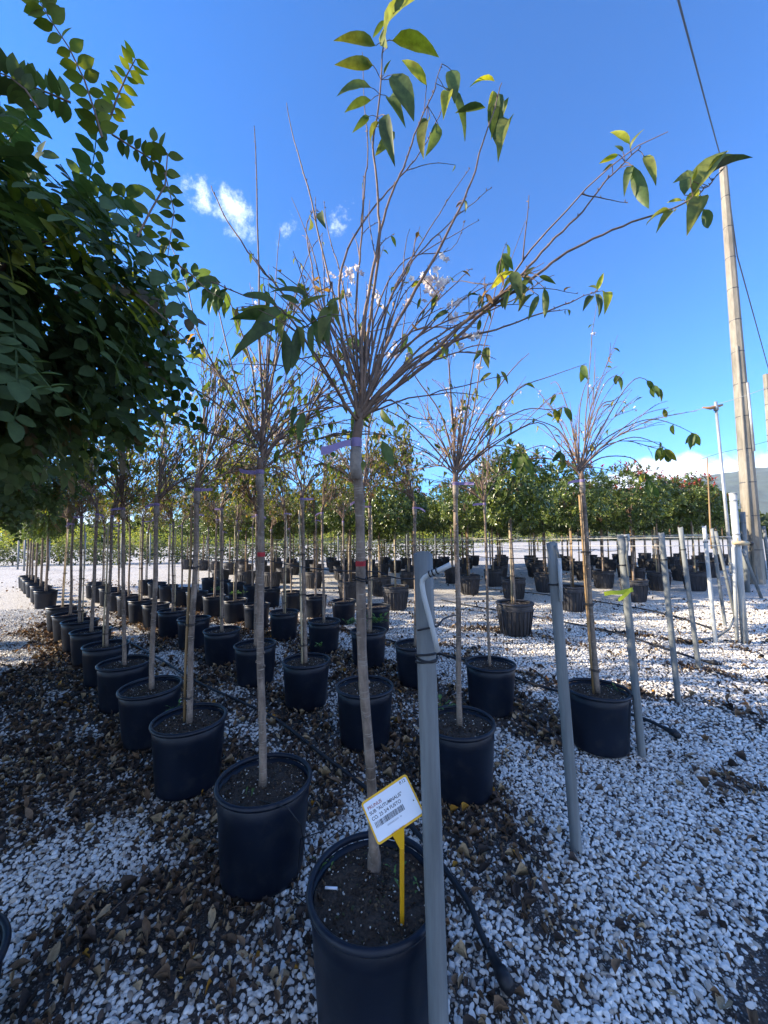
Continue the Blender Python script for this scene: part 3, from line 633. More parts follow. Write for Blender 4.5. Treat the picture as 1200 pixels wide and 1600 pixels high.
def make_hero():
    e = empty('cherry_tree', (pA0.x, pA0.y, 0)); off = Vector((pA0.x, pA0.y, 0)); r_ = random.Random(3); nr = np.random.default_rng(3)
    base = gnd(585, 1366, .30) - off; top = at(556, 694, Y0) - off
    tm, tp = trunk_mb(base, top, .0150, .0132, 1, 24, .008); tm.build('trunk', M['bark'], e)
    b2 = MB(); b2.tube([base - Vector((0, 0, .01)), base + Vector((0, 0, .02)), base + Vector((0, 0, .055)), base + Vector((0, 0, .075))], [.021, .0215, .0195, .0155], 14); b2.build('root_collar', M['bark'], e)
    gm = MB(); gm.tube([top - Vector((0, 0, .10)), top - Vector((0, 0, .075)), top - Vector((0, 0, .03)), top + Vector((0, 0, .0))], [.0135, .0178, .0170, .0125], 14); gm.build('graft', M['graft'], e)
    B = MB(); hubtop = at(563, 640, Y0) - off; B.tube([top - Vector((0, 0, .015)), top.lerp(hubtop, .5), hubtop], [.0135, .0140, .0125], 12)
    paths = []
    for Ye, rr, P in HERO:
        k = len(P) - 1; pts = [hubtop - Vector((0, 0, .03))] + [at(x, y, Y0 + (Ye - Y0) * ((i + 1) / (k + 1)) ** 1.2) - off for i, (x, y) in enumerate(P)]
        fine = []                                            # smooth through the points
        for i in range(len(pts) - 1):
            p0, p1, p2, p3 = pts[max(i - 1, 0)], pts[i], pts[i + 1], pts[min(i + 2, len(pts) - 1)]
            for j in range(4):
                t = j / 4; fine.append(.5 * ((2 * p1) + (p2 - p0) * t + (2 * p0 - 5 * p1 + 4 * p2 - p3) * t * t + (3 * p1 - p0 - 3 * p2 + p3) * t ** 3))
        fine.append(pts[-1]); n = len(fine); fine = [p + Vector((r_.gauss(0, .0012), r_.gauss(0, .0012), r_.gauss(0, .001))) * (1 if i > 3 else 0) for i, p in enumerate(fine)]
        r0 = rr * .00098; B.tube(fine, [r0 * (1.15 - .93 * (i / (n - 1)) ** .8) for i in range(n)], 7, False); paths.append(fine)
        for k in range(int(n * .9)):
            p, d = lerp_path(fine, r_.uniform(.12, 1)); o = Vector((r_.uniform(-1, 1), r_.uniform(-1, 1), .7)).normalized(); B.tube([p, p + o * r_.uniform(.004, .009)], [.0022, .0008], 4, False)
    extra = []
    for i in range(26):                                      # finer shoots filling the middle of the head
        a = r_.uniform(0, 6.28); inc = R(r_.uniform(8, 68)); q0, d0 = lerp_path(r_.choice(paths), r_.uniform(.10, .42)); a = math.atan2(d0.y, d0.x) + r_.uniform(-1.2, 1.2); inc = max(.05, math.acos(max(-1, min(1, d0.z))) + r_.uniform(-.5, .45)); pts = shoot(r_, q0, a, inc, r_.uniform(.2, .5), 9, R(r_.choice([0, 15, 40])), .08, .9)
        B.tube(pts, [.0029 * (1.1 - .85 * j / 9) for j in range(10)], 5, False); extra.append(pts)
    for pts in paths + extra:
        for k in range(r_.choice([1, 1, 2, 3])):
            p, d = lerp_path(pts, r_.uniform(.2, .72)); az = math.atan2(d.y, d.x) + r_.uniform(-1.2, 1.2); inc = math.acos(max(-1, min(1, d.z))) + r_.uniform(-.5, .5)
            q = shoot(r_, p, az, inc, r_.uniform(.05, .24), 6, R(r_.choice([0, 20])), .09, 1); B.tube(q, [.0020 - .0002 * j for j in range(7)], 4, False); extra.append(q)
            for _ in range(4):
                p, d = lerp_path(q, r_.random()); B.tube([p, p + Vector((r_.uniform(-1, 1), r_.uniform(-1, 1), .5)).normalized() * .006], [.0018, .0006], 3, False)
    D = []; Lc = []; U = []; W = []; Cc = []; sz = []; stalks = B; cam_up = C0
    for (b, t, Y, fl) in hero_leaves():
        p = at(b[0], b[1], Y); q = at(t[0], t[1], Y + r_.uniform(-.03, .03)); ln = (q - p).length
        d = (q - p).normalized(); up = Vector((r_.gauss(0, .5), r_.gauss(-.5, .5), 1)); toc = (C0 - p).normalized(); up = (up * .45 + toc * r_.choice([-1, 1, 1]) * r_.uniform(.4, 1)).normalized()
        D.append(d[:]); Lc.append((p - off)[:]); U.append(up[:]); sz.append((ln * r_.uniform(.72, 1.02) * (.85 if Y < .9 else 1), ln * 1.06, ln)); W.append(r_.choice([0, 1, 1, 2])); kk = (.15, .4, .75)[W[-1]]; n_ = (up - d * up.dot(d)).normalized(); aa = 1 - .25 * kk; U[-1] = n_[:]; D[-1] = (d * aa + n_ * kk)[:]; sz[-1] = tuple(q / math.hypot(aa, kk) * (1 if i_ else .98) for i_, q in enumerate(sz[-1])); g = r_.uniform(.7, 1.2)
        Cc.append((.34 * g, .34 * g, .03 * g) if fl else ((.085 * g, .125 * g, .04 * g) if r_.random() < .65 else (.17 * g, .19 * g, .045 * g)))
        best = min((pt for pa in paths for pt in pa), key=lambda z: (z - (p - off)).length)
        if (best - (p - off)).length < .09: stalks.tube([best, best.lerp(p - off, .6) + Vector((0, 0, .004)), p - off], .0011, 4, False)
    for k in range(75):                                      # small young leaves and rolled ones deeper in the head
        p, dd = lerp_path(r_.choice(extra), r_.uniform(.6, 1)); a = r_.uniform(0, 6.28); v = Vector((math.cos(a), math.sin(a), r_.uniform(-1.5, .3))).normalized(); s_ = r_.uniform(.014, .038)
        D.append(v[:]); Lc.append(p[:]); U.append((r_.gauss(0, .5), r_.gauss(0, .5), 1)); sz.append((s_,) * 3); W.append(r_.choice([0, 1, 2])); g = r_.uniform(.7, 1.2)
        Cc.append(r_.choice([(.26 * g, .30 * g, .06 * g), (.10 * g, .15 * g, .04 * g), (.30 * g, .17 * g, .07 * g)]))
    D, Lc, U, W, Cc, sz = map(np.array, (D, Lc, U, W, Cc, sz)); FR = frames(D, U, sz)
    np_mesh('leaves', [inst(LEAF[i][0], LEAF[i][1], FR[W == i], Lc[W == i], Cc[W == i]) for i in range(3)], M['leaf'], e)
    B.build('branches', M['twig'], e)
    fp = []
    for zf, x, y, Y, n, sp_ in ((Z6, 312, 165, 1.1, 46, .024), (Z6, 425, 300, 1.12, 6, .008), (Z6, 430, 380, 1.12, 5, .007), (Z5, 755, 90, 1.12, 12, .014), (Z5, 735, 170, 1.12, 5, .01), (Z5, 878, 190, 1.15, 4, .006),
                               (Z6, 560, 505, 1.1, 8, .012), (Z6, 470, 540, 1.1, 5, .008), (Z5, 655, 100, 1.2, 4, .01), (Z6, 590, 690, 1.25, 4, .007), (Z5, 830, 155, 1.2, 2, .004), (Z6, 130, 290, 1.1, 4, .006), (Z5, 940, 440, 1.25, 8, .02), (Z5, 880, 240, 1.2, 3, .008)):
        c_ = at(*zf(x, y), Y) - off; fp += [c_ + Vector((r_.gauss(0, sp_), r_.gauss(0, sp_), r_.gauss(0, sp_))) for _ in range(n)]
    np_mesh('blossoms', [flower_group(fp, .0125, nr)], M['petal'], e)
    # lilac tape: its end sticks out to the left
    t = MB(); c_ = at(557, 692, Y0) - off; t.lathe([(.0150, -.013), (.0160, 0), (.0150, .013)], 16, c_)
    o = (at(506, 702, Y0 - .05) - at(552, 691, Y0 - .02)); s0 = at(548, 692, Y0 - .022) - off; vs = []
    for i in range(7):
        p = s0 + o * i / 6 + Vector((0, 0, .003 * math.sin(i))); vs += [p + Vector((0, .004 * math.sin(i * .8), .0095)), p - Vector((0, .004, .0095 + .0008 * i))]
    t.add(vs, [(2 * i, 2 * i + 1, 2 * i + 3, 2 * i + 2) for i in range(6)]); t.build('lilac_tape', M['lilac'], e)
    rp, _ = lerp_path(tp, .735); t = MB(); t.lathe([(.0146, -.008), (.0153, 0), (.0146, .008)], 16, rp); t.build('red_mark', M['red'], e)
    tie_part(e, lerp_path(tp, .70)[0], .0165)
    tag(e, 'nearest cherry tree, its leafy shoots reaching the top of the photo', 'tree', 'young cherry trees in black pots')
    return e
make_hero()
ORD = ['first', 'second', 'third', 'fourth', 'fifth', 'sixth', 'seventh', 'eighth', 'ninth', 'tenth', 'eleventh', 'twelfth', 'thirteenth', 'fourteenth', 'fifteenth']
# ------------------------------------------------------------------ rows of potted cherries
rowA = [(585, 1375), (411, 1215), (296, 1120), (237, 1070), (195, 1033), (166, 1006), (143, 984), (125, 969), (110, 958), (97, 947)]
rowB = [(718, 1125), (569, 1070), (478, 1030), (400, 1005), (347, 983), (303, 965), (270, 953), (244, 943), (221, 937)]
rowC = [(933, 1075), (765, 1035), (650, 1005), (576, 984), (506, 969), (444, 955), (401, 943), (368, 936), (335, 930)]
def ext(row, n):                                             # carry a row on at its own pitch
    P = [gnd(x, y, .35) for x, y in row]; st_ = (P[-1] - P[3]) / (len(P) - 4)
    for k in range(n): P.append(P[-1] + st_)
    return P
PA, PB, PC = ext(rowA, 0), ext(rowB, 5), ext(rowC, 5)
PD = [Vector((*st(3.85, 3.85 + .72 * k), .35)) for k in range(9)]
rownames = {'A': 'left-hand', 'B': 'middle', 'C': 'right-hand'}
pot_protos = [make_pot('round', 3), make_pot('round', 8), make_pot('round', 14)]
pot_used = [False] * 3
def place_pot(x, y, label, k, rz, group, sc=1.0):
    if not pot_used[k]: o = pot_protos[k]; pot_used[k] = True
    else: o = copy_tree(pot_protos[k])
    o.location = (x, y, 0); o.rotation_euler = (random.uniform(-.02, .02), random.uniform(-.02, .02), rz); o.scale = (sc, sc, sc)
    tag(o, label, 'plant pot', group); return o
look = {('A', 1): 'straight red-marked trunk and one tall shoot', ('A', 2): 'trunk tied to an orange cane', ('A', 3): 'big dark hanging leaves',
        ('B', 0): 'slim trunk and airy head', ('B', 1): 'trunk partly behind the nearest trunk', ('C', 0): 'low wide head tied to a cane', ('C', 1): 'very thin trunk'}
kw = {('A', 1): dict(fork=1.60, n=28, length=.80, nleaf=210, nflower=40, stake=False, redmark=True, tape_az=2.9), ('A', 2): dict(fork=1.60, n=30, length=.80, nleaf=240, nflower=30, tape_az=.4),
      ('A', 3): dict(n=28, length=.80, nleaf=240, nflower=30, tape_az=3.3, stake=False), ('B', 0): dict(fork=1.60, n=24, length=.72, nleaf=70, nflower=110, stake=False, tape_az=-.3, trunk_r=.0150), ('B', 1): dict(n=15, length=.6, nleaf=70, nflower=50, tape_az=3.4),
      ('C', 0): dict(fork=1.66, n=20, length=.74, nleaf=46, nflower=70, stake=True, spread=95, tape_az=3.1), ('C', 1): dict(n=14, length=.62, nleaf=70, nflower=50, trunk_r=.011, stake=False, tape_az=3.2)}
TRACED = {  # (shoot points in the photograph, leaves at its end)
 ('A', 1): [([(402, 700), (350, 640), (290, 600), (220, 570), (160, 556)], 3), ([(402, 690), (350, 600), (310, 520), (290, 440), (262, 372)], 2), ([(403, 690), (370, 600), (345, 500), (330, 430)], 4), ([(404, 690), (440, 620), (500, 560), (560, 520)], 4),
            ([(404, 700), (460, 650), (530, 635), (600, 640)], 3), ([(402, 700), (340, 680), (270, 660), (200, 655), (170, 660)], 3), ([(404, 690), (425, 590), (440, 520), (450, 470)], 3), ([(403, 690), (395, 580), (370, 500), (350, 450)], 3)],
 ('B', 0): [([(714, 735), (740, 640), (752, 560), (768, 500), (790, 430), (821, 345)], 0), ([(712, 735), (730, 640), (742, 560), (770, 470), (784, 400), (792, 378)], 5), ([(714, 738), (760, 660), (810, 608), (860, 588), (917, 568)], 2),
            ([(714, 738), (770, 670), (820, 640), (860, 640), (884, 636)], 3), ([(712, 738), (690, 650), (650, 590), (640, 560), (632, 520)], 4), ([(712, 740), (650, 670), (600, 640), (560, 640)], 4), ([(714, 740), (780, 690), (840, 660), (870, 690), (880, 720)], 5),
            ([(713, 730), (705, 640), (700, 560), (690, 530)], 2), ([(714, 735), (750, 650), (790, 590), (812, 565), (827, 552)], 0), ([(714, 740), (760, 700), (800, 700), (822, 720)], 6)],
 ('C', 0): [([(905, 735), (940, 690), (985, 664), (1020, 655), (1055, 664), (1088, 680)], 7), ([(905, 735), (945, 700), (990, 683), (1030, 695), (1052, 712)], 5), ([(905, 735), (940, 670), (975, 610), (1000, 590), (1025, 606)], 6), ([(903, 735), (880, 680), (850, 660), (810, 655), (770, 665)], 4),
            ([(904, 730), (890, 650), (872, 600), (860, 600)], 0), ([(905, 735), (925, 650), (945, 600), (965, 585)], 2), ([(905, 735), (905, 650), (912, 610), (922, 590)], 0), ([(905, 738), (940, 715), (985, 715), (1005, 735), (1015, 760)], 8), ([(903, 738), (860, 700), (830, 700), (800, 720)], 3),
            ([(905, 735), (950, 690), (1000, 650), (1045, 637)], 1), ([(906, 735), (935, 640), (960, 625), (985, 607)], 0)],
}
def traced(e, p0, items):
    r_ = random.Random(len(items)); B = MB(); off = Vector((p0.x, p0.y, 0)); D = []; Lc = []; U = []; S_ = []
    for P, nl in items:
        dy = r_.uniform(-.18, .18); k = len(P); pts = [at(x, y, p0.y + dy * i / k) - off for i, (x, y) in enumerate(P)]; fine = []
        for i in range(k - 1):
            a, b, c, d = pts[max(i - 1, 0)], pts[i], pts[i + 1], pts[min(i + 2, k - 1)]
            for j in range(4): t = j / 4; fine.append(.5 * ((2 * b) + (c - a) * t + (2 * a - 5 * b + 4 * c - d) * t * t + (3 * b - a - 3 * c + d) * t ** 3))
        fine.append(pts[-1]); n = len(fine); B.tube(fine, [.0046 * (1.1 - .86 * j / n) for j in range(n)], 5, False)
        for _ in range(n): q, d = lerp_path(fine, r_.uniform(.15, 1)); B.tube([q, q + Vector((r_.uniform(-1, 1), r_.uniform(-1, 1), .6)).normalized() * .008], [.002, .0007], 3, False)
        for j in range(nl):
            q, d = lerp_path(fine, 1 - .22 * r_.random()); a = r_.uniform(0, 6.28); D.append((math.cos(a) * .6, math.sin(a) * .6, -1)); Lc.append(q[:]); U.append((-d.x + r_.gauss(0, .4), -1, r_.gauss(.4, .4))); S_.append(r_.uniform(.075, .12))
    B.build('long_shoots', M['twig'], e); nr = np.random.default_rng(4)
    if D: np_mesh('tip_leaves', [inst(LEAF[1][0], LEAF[1][1], frames(np.array(D), np.array(U), np.array(S_)), np.array(Lc), leaf_cols(len(D), nr, .3))], M['leaf'], e)
variants = []
for v_i in range(6):
    e, _, _ = cherry('cherry_tree', 60 + v_i, fork=1.56 + .03 * (v_i % 3), lean=(random.uniform(-.03, .03), random.uniform(-.02, .02)), n=32, length=.76, nleaf=720, nflower=110, yellow=.5, detail=4, stake=v_i % 2 == 0, leafsize=.055,
                     trunk_r=.0140 + .0007 * v_i)
    variants.append(e)
vused = [False] * 6
def place_variant(k, x, y, rz, label, group='young cherry trees in black pots', sc=1.0):
    if not vused[k]: o = variants[k]; vused[k] = True
    else: o = copy_tree(variants[k])
    o.location = (x, y, 0); o.rotation_euler = (random.uniform(-.015, .015), random.uniform(-.015, .015), rz); o.scale = (1, 1, sc); tag(o, label, 'tree', group); return o
cnt = 0
for rn, PP in (('A', PA), ('B', PB), ('C', PC)):
    for i, p in enumerate(PP):
        jx = 0; lab = f'{ORD[i]} in the {rownames[rn]} row'
        if rn == 'A' and i == 0: plab = 'nearest black pot, holding the yellow plant label, front of the left-hand row'
        else: plab = f'round black pot standing {lab} of cherry trees'
        pot = place_pot(p.x, p.y, plab, cnt % 3, cnt * 1.7, 'black pots of the cherry rows'); cnt += 1
        if rn == 'A' and i == 0: continue
        key = (rn, i)
        if key in kw:
            d = dict(kw[key]); red = d.pop('redmark', False)
            e, paths, tp = cherry('cherry_tree', 23 + i + 10 * ord(rn), lean={('A', 1): (-.02, 0), ('A', 2): (.012, .02), ('C', 0): (-.035, .0), ('B', 0): (.01, .0)}.get(key, (.0, .01)), **d)
            if key in TRACED: traced(e, p, TRACED[key])
            if red:
                rp, _ = lerp_path(tp, .73); t = MB(); t.lathe([(.0160, -.009), (.0168, 0), (.0160, .009)], 14, rp); t.build('red_mark', M['red'], e)
            if key == ('A', 1):                              # the tall bare shoot
                b = MB(); q = [Vector((-.02 + .01, 0, 1.64)), Vector((-.01, 0, 1.9))] + [at(x, y, p.y) - Vector((p.x, p.y, 0)) for x, y in ((404, 520), (405, 430), (402, 350), (401, 280), (399, 225), (397, 198))]
                b.tube(q, [.006, .0055, .0045, .0038, .0032, .0026, .002, .0012], 6, False)
                for t_ in np.linspace(.2, 1, 26):
                    c_, _ = lerp_path(q, t_); b.tube([c_, c_ + Vector((random.uniform(-1, 1), random.uniform(-1, 1), .8)).normalized() * .008], [.0025, .0008], 4, False)
                b.build('tall_shoot', M['twig'], e)
            e.location = (p.x, p.y, 0); tag(e, f'young cherry tree with {look[key]}, {lab}', 'tree', 'young cherry trees in black pots')
        else:
            place_variant((i * 5 + ord(rn)) % 6, p.x, p.y, i * 2.1 + ord(rn), f'slender leafy cherry tree, {lab}', sc=random.uniform(.97, 1.03))
for i, p in enumerate(PD):
    place_pot(p.x, p.y, f'weedy black pot standing {ORD[i]} from the front in the short fourth row', cnt % 3, cnt * 1.3, 'black pots of the fourth row'); cnt += 1
    if i > 0: place_variant((i * 2 + 1) % 6, p.x, p.y, i * 1.3, f'small cherry tree, {ORD[i]} from the front in the short fourth row', sc=random.uniform(.92, 1.0))

# weeds in some of the pots (each its own thing)
def weed_at(px, py, n, size, label, name='weed', spread=.03, z=.325):
    p = gnd(px, py, z); o = weed_mb(n, size, int(px), spread).build(name, M['weed']); o.location = p; tag(o, label, 'weed'); return o
weed_at(270, 1108, 9, .035, 'tuft of green weed on the soil of the third pot of the left row')
weed_at(690, 1105, 12, .05, 'leafy green weed at the left rim of the front pot of the middle row')
weed_at(497, 1010, 10, .05, 'pale green sprig in the third pot of the middle row')
weed_at(588, 972, 46, .085, 'bushy green plant in the fourth pot of the right-hand row', 'green_seedling', .06)
weed_at(545, 975, 14, .07, 'green shoot leaning out over the pot left of the bushy green plant')
weed_at(965, 1078, 9, .03, 'tiny weed on the soil of the right-hand row front pot')
weed_at(505, 1355, 5, .022, 'tiny seedling at the left rim inside the nearest pot')
weed_at(614, 1360, 4, .02, 'tiny seedling in the soil right of the nearest trunk')
weed_at(641, 1378, 5, .022, 'small seedling beside the yellow label stem')
weed_at(388, 1238, 5, .022, 'small seedling in the second pot of the left row')
weed_at(372, 928, 40, .06, 'weeds covering the soil of the eighth pot of the right-hand row', spread=.1)
weed_at(338, 922, 40, .06, 'weeds covering the soil of the ninth pot of the right-hand row', spread=.1)

# wires along the rows, tied from trunk to trunk
def poly(name, pts, r, m, label, cat, group=None, n=5, sag=0.0, seg=1):
    out = []
    for i in range(len(pts) - 1):
        a, b = Vector(pts[i]), Vector(pts[i + 1])
        for k in range(seg): t = k / seg; out.append(a.lerp(b, t) - Vector((0, 0, sag * 4 * t * (1 - t))))
    out.append(Vector(pts[-1])); t = MB(); t.tube(out, r, n); o = t.build(name, m); return tag(o, label, cat, group)
# ------------------------------------------------------------------ posts at the row heads
posts = [((686, 1603), (661, 864), .0235, 1), ((901, 1330), (862, 848), .0225, 2), ((1003, 1180), (970, 836), .0215, 3), ((1060, 1098), (1033, 833), .021, 4), ((1092, 1045), (1063, 824), .021, 5),
         ((1118, 1003), (1100, 822), .021, 6), ((1133, 976), (1112, 826), .021, 7)]
plabels = ['nearest grey plastic post with the bent white pipe, standing at the front of the yard', 'grey plastic post with a short white tube tied near its top, second in line',
           'grey plastic post with a yellow-green ribbon tied round it', 'grey post standing just right of the ribboned post', 'grey post whose foot stands in dark leaves, fifth along the post line',
           'pale grey post standing sixth along the line, left of the standpipe', 'grey post behind the sixth post with a cane rising from its top']
post_tops = []
for i, (b, t, r, _) in enumerate(posts):
    if i == 0:
        yb = .962; pb = at(b[0], b[1], yb); pb = Vector((pb.x + .002, yb, 0)); tp_ = at(t[0], t[1], yb + .005)
    else: pb = gnd(*b); tp_ = at(t[0], t[1], pb.y)
    e = empty('post', pb); d = tp_ - pb; m = MB()
    # hollow pipe, rough sawn rim
    k = 20; u = d.normalized().orthogonal().normalized(); q = d.normalized().cross(u); vs = []; rr = random.Random(i)
    levels = [(-.05, r), (.3, r), (.6, r), (.9, r), (1, r), (1, r * .84), (.9, r * .84)]
    for li, (f_, rad) in enumerate(levels):
        for j in range(k):
            a = 2 * math.pi * j / k; c_ = d * f_ + (u * math.cos(a) + q * math.sin(a)) * rad
            if f_ == 1: c_ = c_ + d.normalized() * (.004 * math.sin(a * 2 + i) + (.003 if j % 7 == 0 else 0))
            vs.append(c_)
    m.add(vs, [(l * k + j, l * k + (j + 1) % k, (l + 1) * k + (j + 1) % k, (l + 1) * k + j) for l in range(6) for j in range(k)]); m.build('tube', M['pvc'] if i not in (5,) else M['pvc_light'], e)
    zt = [.845, .86, .86, .84, .84, .86, .85][i] if i else .80
    for dz in ((-.006, 0, .007) if i == 0 else (-.003, .004)):
        tm = MB(); tm.tube([d * (zt + dz) + (u * math.cos(a) + q * math.sin(a)) * (r + .0025) + Vector((0, 0, .005 * math.sin(a + dz * 500))) for a in np.linspace(0, 6.283, 21)], .0028 if i == 0 else .0035, 5, False); tm.build('tie', M['black'], e)
    tag(e, plabels[i], 'post', 'grey posts heading the rows'); post_tops.append((pb, d))
# bent pipe on the nearest post
yp = .925
bp = [at(704, 882, yp - .03), at(690, 889, yp - .025), at(672, 897, yp - .012), at(664, 902, yp - .006), at(660, 907, yp), at(659.5, 913, yp), at(662, 930, yp), at(671, 965, yp), at(679, 995, yp + .002), at(684, 1018, yp + .005)]
e = empty('bent_pipe', bp[-1]); m = MB(); m.tube([p - bp[-1] for p in bp], [.0062] * 10, 14); m.build('pipe', M['pvc_light'], e)
for x, y in ((672, 897), (677, 895), (683, 892)):
    c_ = at(x, y, yp - .015 - (x - 672) * .0006) - bp[-1]; ax = (bp[1] - bp[2]).normalized(); u = ax.orthogonal().normalized(); q = ax.cross(u)
    t = MB(); t.tube([c_ + (u * math.cos(a) + q * math.sin(a)) * .0074 for a in np.linspace(0, 6.283, 15)], .0017, 5, False); t.build('black_band', M['black'], e)
tag(e, 'thin white bent pipe tied along the nearest grey post, its open end pointing right', 'pipe')
poly('tie_wire', [at(652, 985, .93), at(672, 981, .925), at(684, 978, .93), at(692, 968, .96), at(702, 963, 1.02), at(712, 961, 1.2)], .0026, M['black'], 'black wire loop leaving the nearest post to the right at pipe foot height', 'wire', seg=3)
# small tube on the second post
yb = post_tops[1][0].y - .03
e = empty('short_tube', at(875, 940, yb)); o0 = at(875, 940, yb); m = MB(); m.tube([at(868, 852, yb) - o0, at(874, 872, yb - .005) - o0], [.006, .006], 8); m.build('dark_hook', M['pvc'], e)
m = MB(); m.tube([at(874, 872, yb - .005) - o0, at(877, 939, yb - .005) - o0], .0075, 12); m.build('white_tube', M['pvc_light'], e); tag(e, 'short white tube hanging beside the top of the second grey post', 'tube')
yb = post_tops[2][0].y - .03
e = empty('steel_clip', at(983, 900, yb)); o0 = at(983, 900, yb); m = MB(); m.tube([at(978, 840, yb) - o0, at(981, 850, yb) - o0, at(979, 870, yb) - o0, at(983, 900, yb) - o0], .007, 8); m.build('clip', M['pvc'], e)
m = MB(); m.tube([at(975, 838, yb) - o0, at(981, 836, yb) - o0, at(982, 846, yb) - o0], .009, 8); m.build('bent_head', M['pvc_light'], e); tag(e, 'small bent tube clipped to the right of the ribboned post top', 'tube')
# ribbon
yb = post_tops[2][0].y - .034; m = MB()
def strip(P, w_, Y):
    vs = []
    for i, (x, y) in enumerate(P): p = at(x, y, Y - .01 * math.sin(i)); vs += [p + Vector((0, .004, w_)), p - Vector((0, .004, w_))]
    m.add(vs, [(2 * i, 2 * i + 1, 2 * i + 3, 2 * i + 2) for i in range(len(P) - 1)])
strip([(944, 928), (955, 926), (968, 926), (978, 924), (989, 921)], .012, yb); strip([(986, 921), (979, 928), (972, 934), (966, 937)], .011, yb - .01)
tag(m.build('ribbon', M['ribbon']), 'yellow-green plastic ribbon knotted on the third grey post', 'ribbon')

# ------------------------------------------------------------------ row wires
for rn, PP, pi in (('left-hand', PA, 0), ('middle', PB, 1), ('right-hand', PC, 2)):
    pb, d = post_tops[pi]; z = 1.215
    pts = [pb + d * (z / d.z)] + [Vector((p.x + .024, p.y - .016, z + .01 * math.sin(i))) for i, p in enumerate(PP)]
    poly('row_wire', pts, .0019, M['black'], f'thin black wire tying together the trunks of the {rn} row', 'wire', 'black wires along the cherry rows', 4, .012, 4)

# ------------------------------------------------------------------ plant label in the nearest pot
TL, TR, BR, BL = at(562.5, 1255, 1.0), at(637, 1207, 1.015), at(661, 1273, .975), at(592, 1322, .96)
ux = ((TR - TL) + (BR - BL)) / 2; W_ = ux.length; ux.normalize(); uy = ((TL - BL) + (TR - BR)) / 2; H_ = uy.length; uy = (uy - ux * uy.dot(ux)).normalized(); un = ux.cross(uy)
cen = (TL + TR + BR + BL) / 4; foot = gnd(628, 1438, .315); sg = empty('plant_label', foot)
def plate(w_, h_, t, cr_, off):
    m = MB(); pts = []
    for cx, cy, a0 in ((1, 1, 0), (-1, 1, 90), (-1, -1, 180), (1, -1, 270)):
        for a in (0, 30, 60, 90): pts.append(((w_ / 2 - cr_) * cx + cr_ * math.cos(R(a0 + a)), (h_ / 2 - cr_) * cy + cr_ * math.sin(R(a0 + a))))
    n = len(pts); f_ = [cen - foot + ux * x + uy * y + un * (off + t) for x, y in pts]; b_ = [cen - foot + ux * x + uy * y + un * off for x, y in pts]
    m.add(f_ + b_, [tuple(range(n)), tuple(range(2 * n - 1, n - 1, -1))] + [(i, n + i, n + (i + 1) % n, (i + 1) % n) for i in range(n)]); return m
plate(W_, H_, .003, .007, -.003).build('yellow_plate', M['yellow'], sg, False)
plate(W_ - .008, H_ - .010, .0006, .004, .0006).build('paper_label', M['paper'], sg, False)
m = MB(); top_ = at(622, 1296, .967) - foot; mid = at(628, 1325, .975) - foot; hw = (ux * .017, Vector((.0055, 0, 0)), Vector((.0055, 0, 0)))
vs = []
for c_, h2 in ((top_ + un * .001, hw[0]), (mid, hw[1]), (Vector((0, 0, -.02)), hw[2])):
    for dy in (-.002, .002): vs += [c_ - h2 + Vector((0, dy, 0)), c_ + h2 + Vector((0, dy, 0))]
m.add(vs, [(a + i, a + j, a + j + 4, a + i + 4) for a in (0, 4) for i, j in ((0, 1), (1, 3), (3, 2), (2, 0))])
m.tube([mid + Vector((0, -.003, .0)), Vector((0, -.003, -.02))], .0022, 6); m.build('stem', M['yellow'], sg, False)
def text_part(name, body, x, y, size, mtl):
    size *= .82
    cu = bpy.data.curves.new(name, 'FONT'); cu.body = body; cu.size = size; cu.offset = size * .012
    to = bpy.data.objects.new(name, cu); COL.objects.link(to); dg = bpy.context.evaluated_depsgraph_get(); me = bpy.data.meshes.new_from_object(to.evaluated_get(dg)); bpy.data.objects.remove(to)
    o = bpy.data.objects.new(name, me); link(o, sg); me.materials.clear(); me.materials.append(mtl)
    p0 = cen - foot + ux * x + uy * y + un * .0016
    me.transform(Matrix(((ux.x, uy.x, un.x, p0.x), (ux.y, uy.y, un.y, p0.y), (ux.z, uy.z, un.z, p0.z), (0, 0, 0, 1)))); return o
w2, h2 = W_ / 2, H_ / 2
text_part('writing', 'P.12', w2 * .62, h2 * .70, .0115, M['ink'])
text_part('writing', 'PRUNUS', -w2 * .84, h2 * .52, .0125, M['ink_red'])
text_part('writing', 'SUB "AUTUMNALIS"', -w2 * .84, h2 * .28, .0125, M['ink'])
text_part('writing', 'CO. 25 3/4 FUSTO', -w2 * .84, h2 * .02, .0125, M['ink'])
text_part('writing', '0000008025030   90', -w2 * .40, -h2 * .52, .0058, M['ink_grey'])
m = MB(); x = -w2 * .80; r_ = random.Random(5)
while x < w2 * .42:
    b = r_.choice([.0008, .0008, .0014, .002]); p0 = cen - foot + ux * x - uy * h2 * .34 + un * .0016
    m.add([p0, p0 + ux * b, p0 + ux * b + uy * h2 * .26, p0 + uy * h2 * .26], [(0, 1, 2, 3)]); x += b + r_.choice([.0008, .0012, .0018])
m.build('barcode', M['ink'], sg, False)
m = MB(); p0 = cen - foot + ux * w2 * .80 - uy * h2 * .25 + un * .0016; m.add([p0, p0 + ux * .004, p0 + ux * .002 + uy * .004], [(0, 1, 2)]); m.build('logo', M['ink'], sg, False)
tag(sg, 'yellow plant label with a white barcode sticker standing in the nearest pot', 'plant label')
# small white stick on the soil
a_ = gnd(508, 1387, .325); b_ = gnd(527, 1388, .325); m = MB(); m.tube([a_, b_], .0035, 8); tag(m.build('white_peg', M['paper']), 'short white peg lying on the soil in the nearest pot', 'peg')

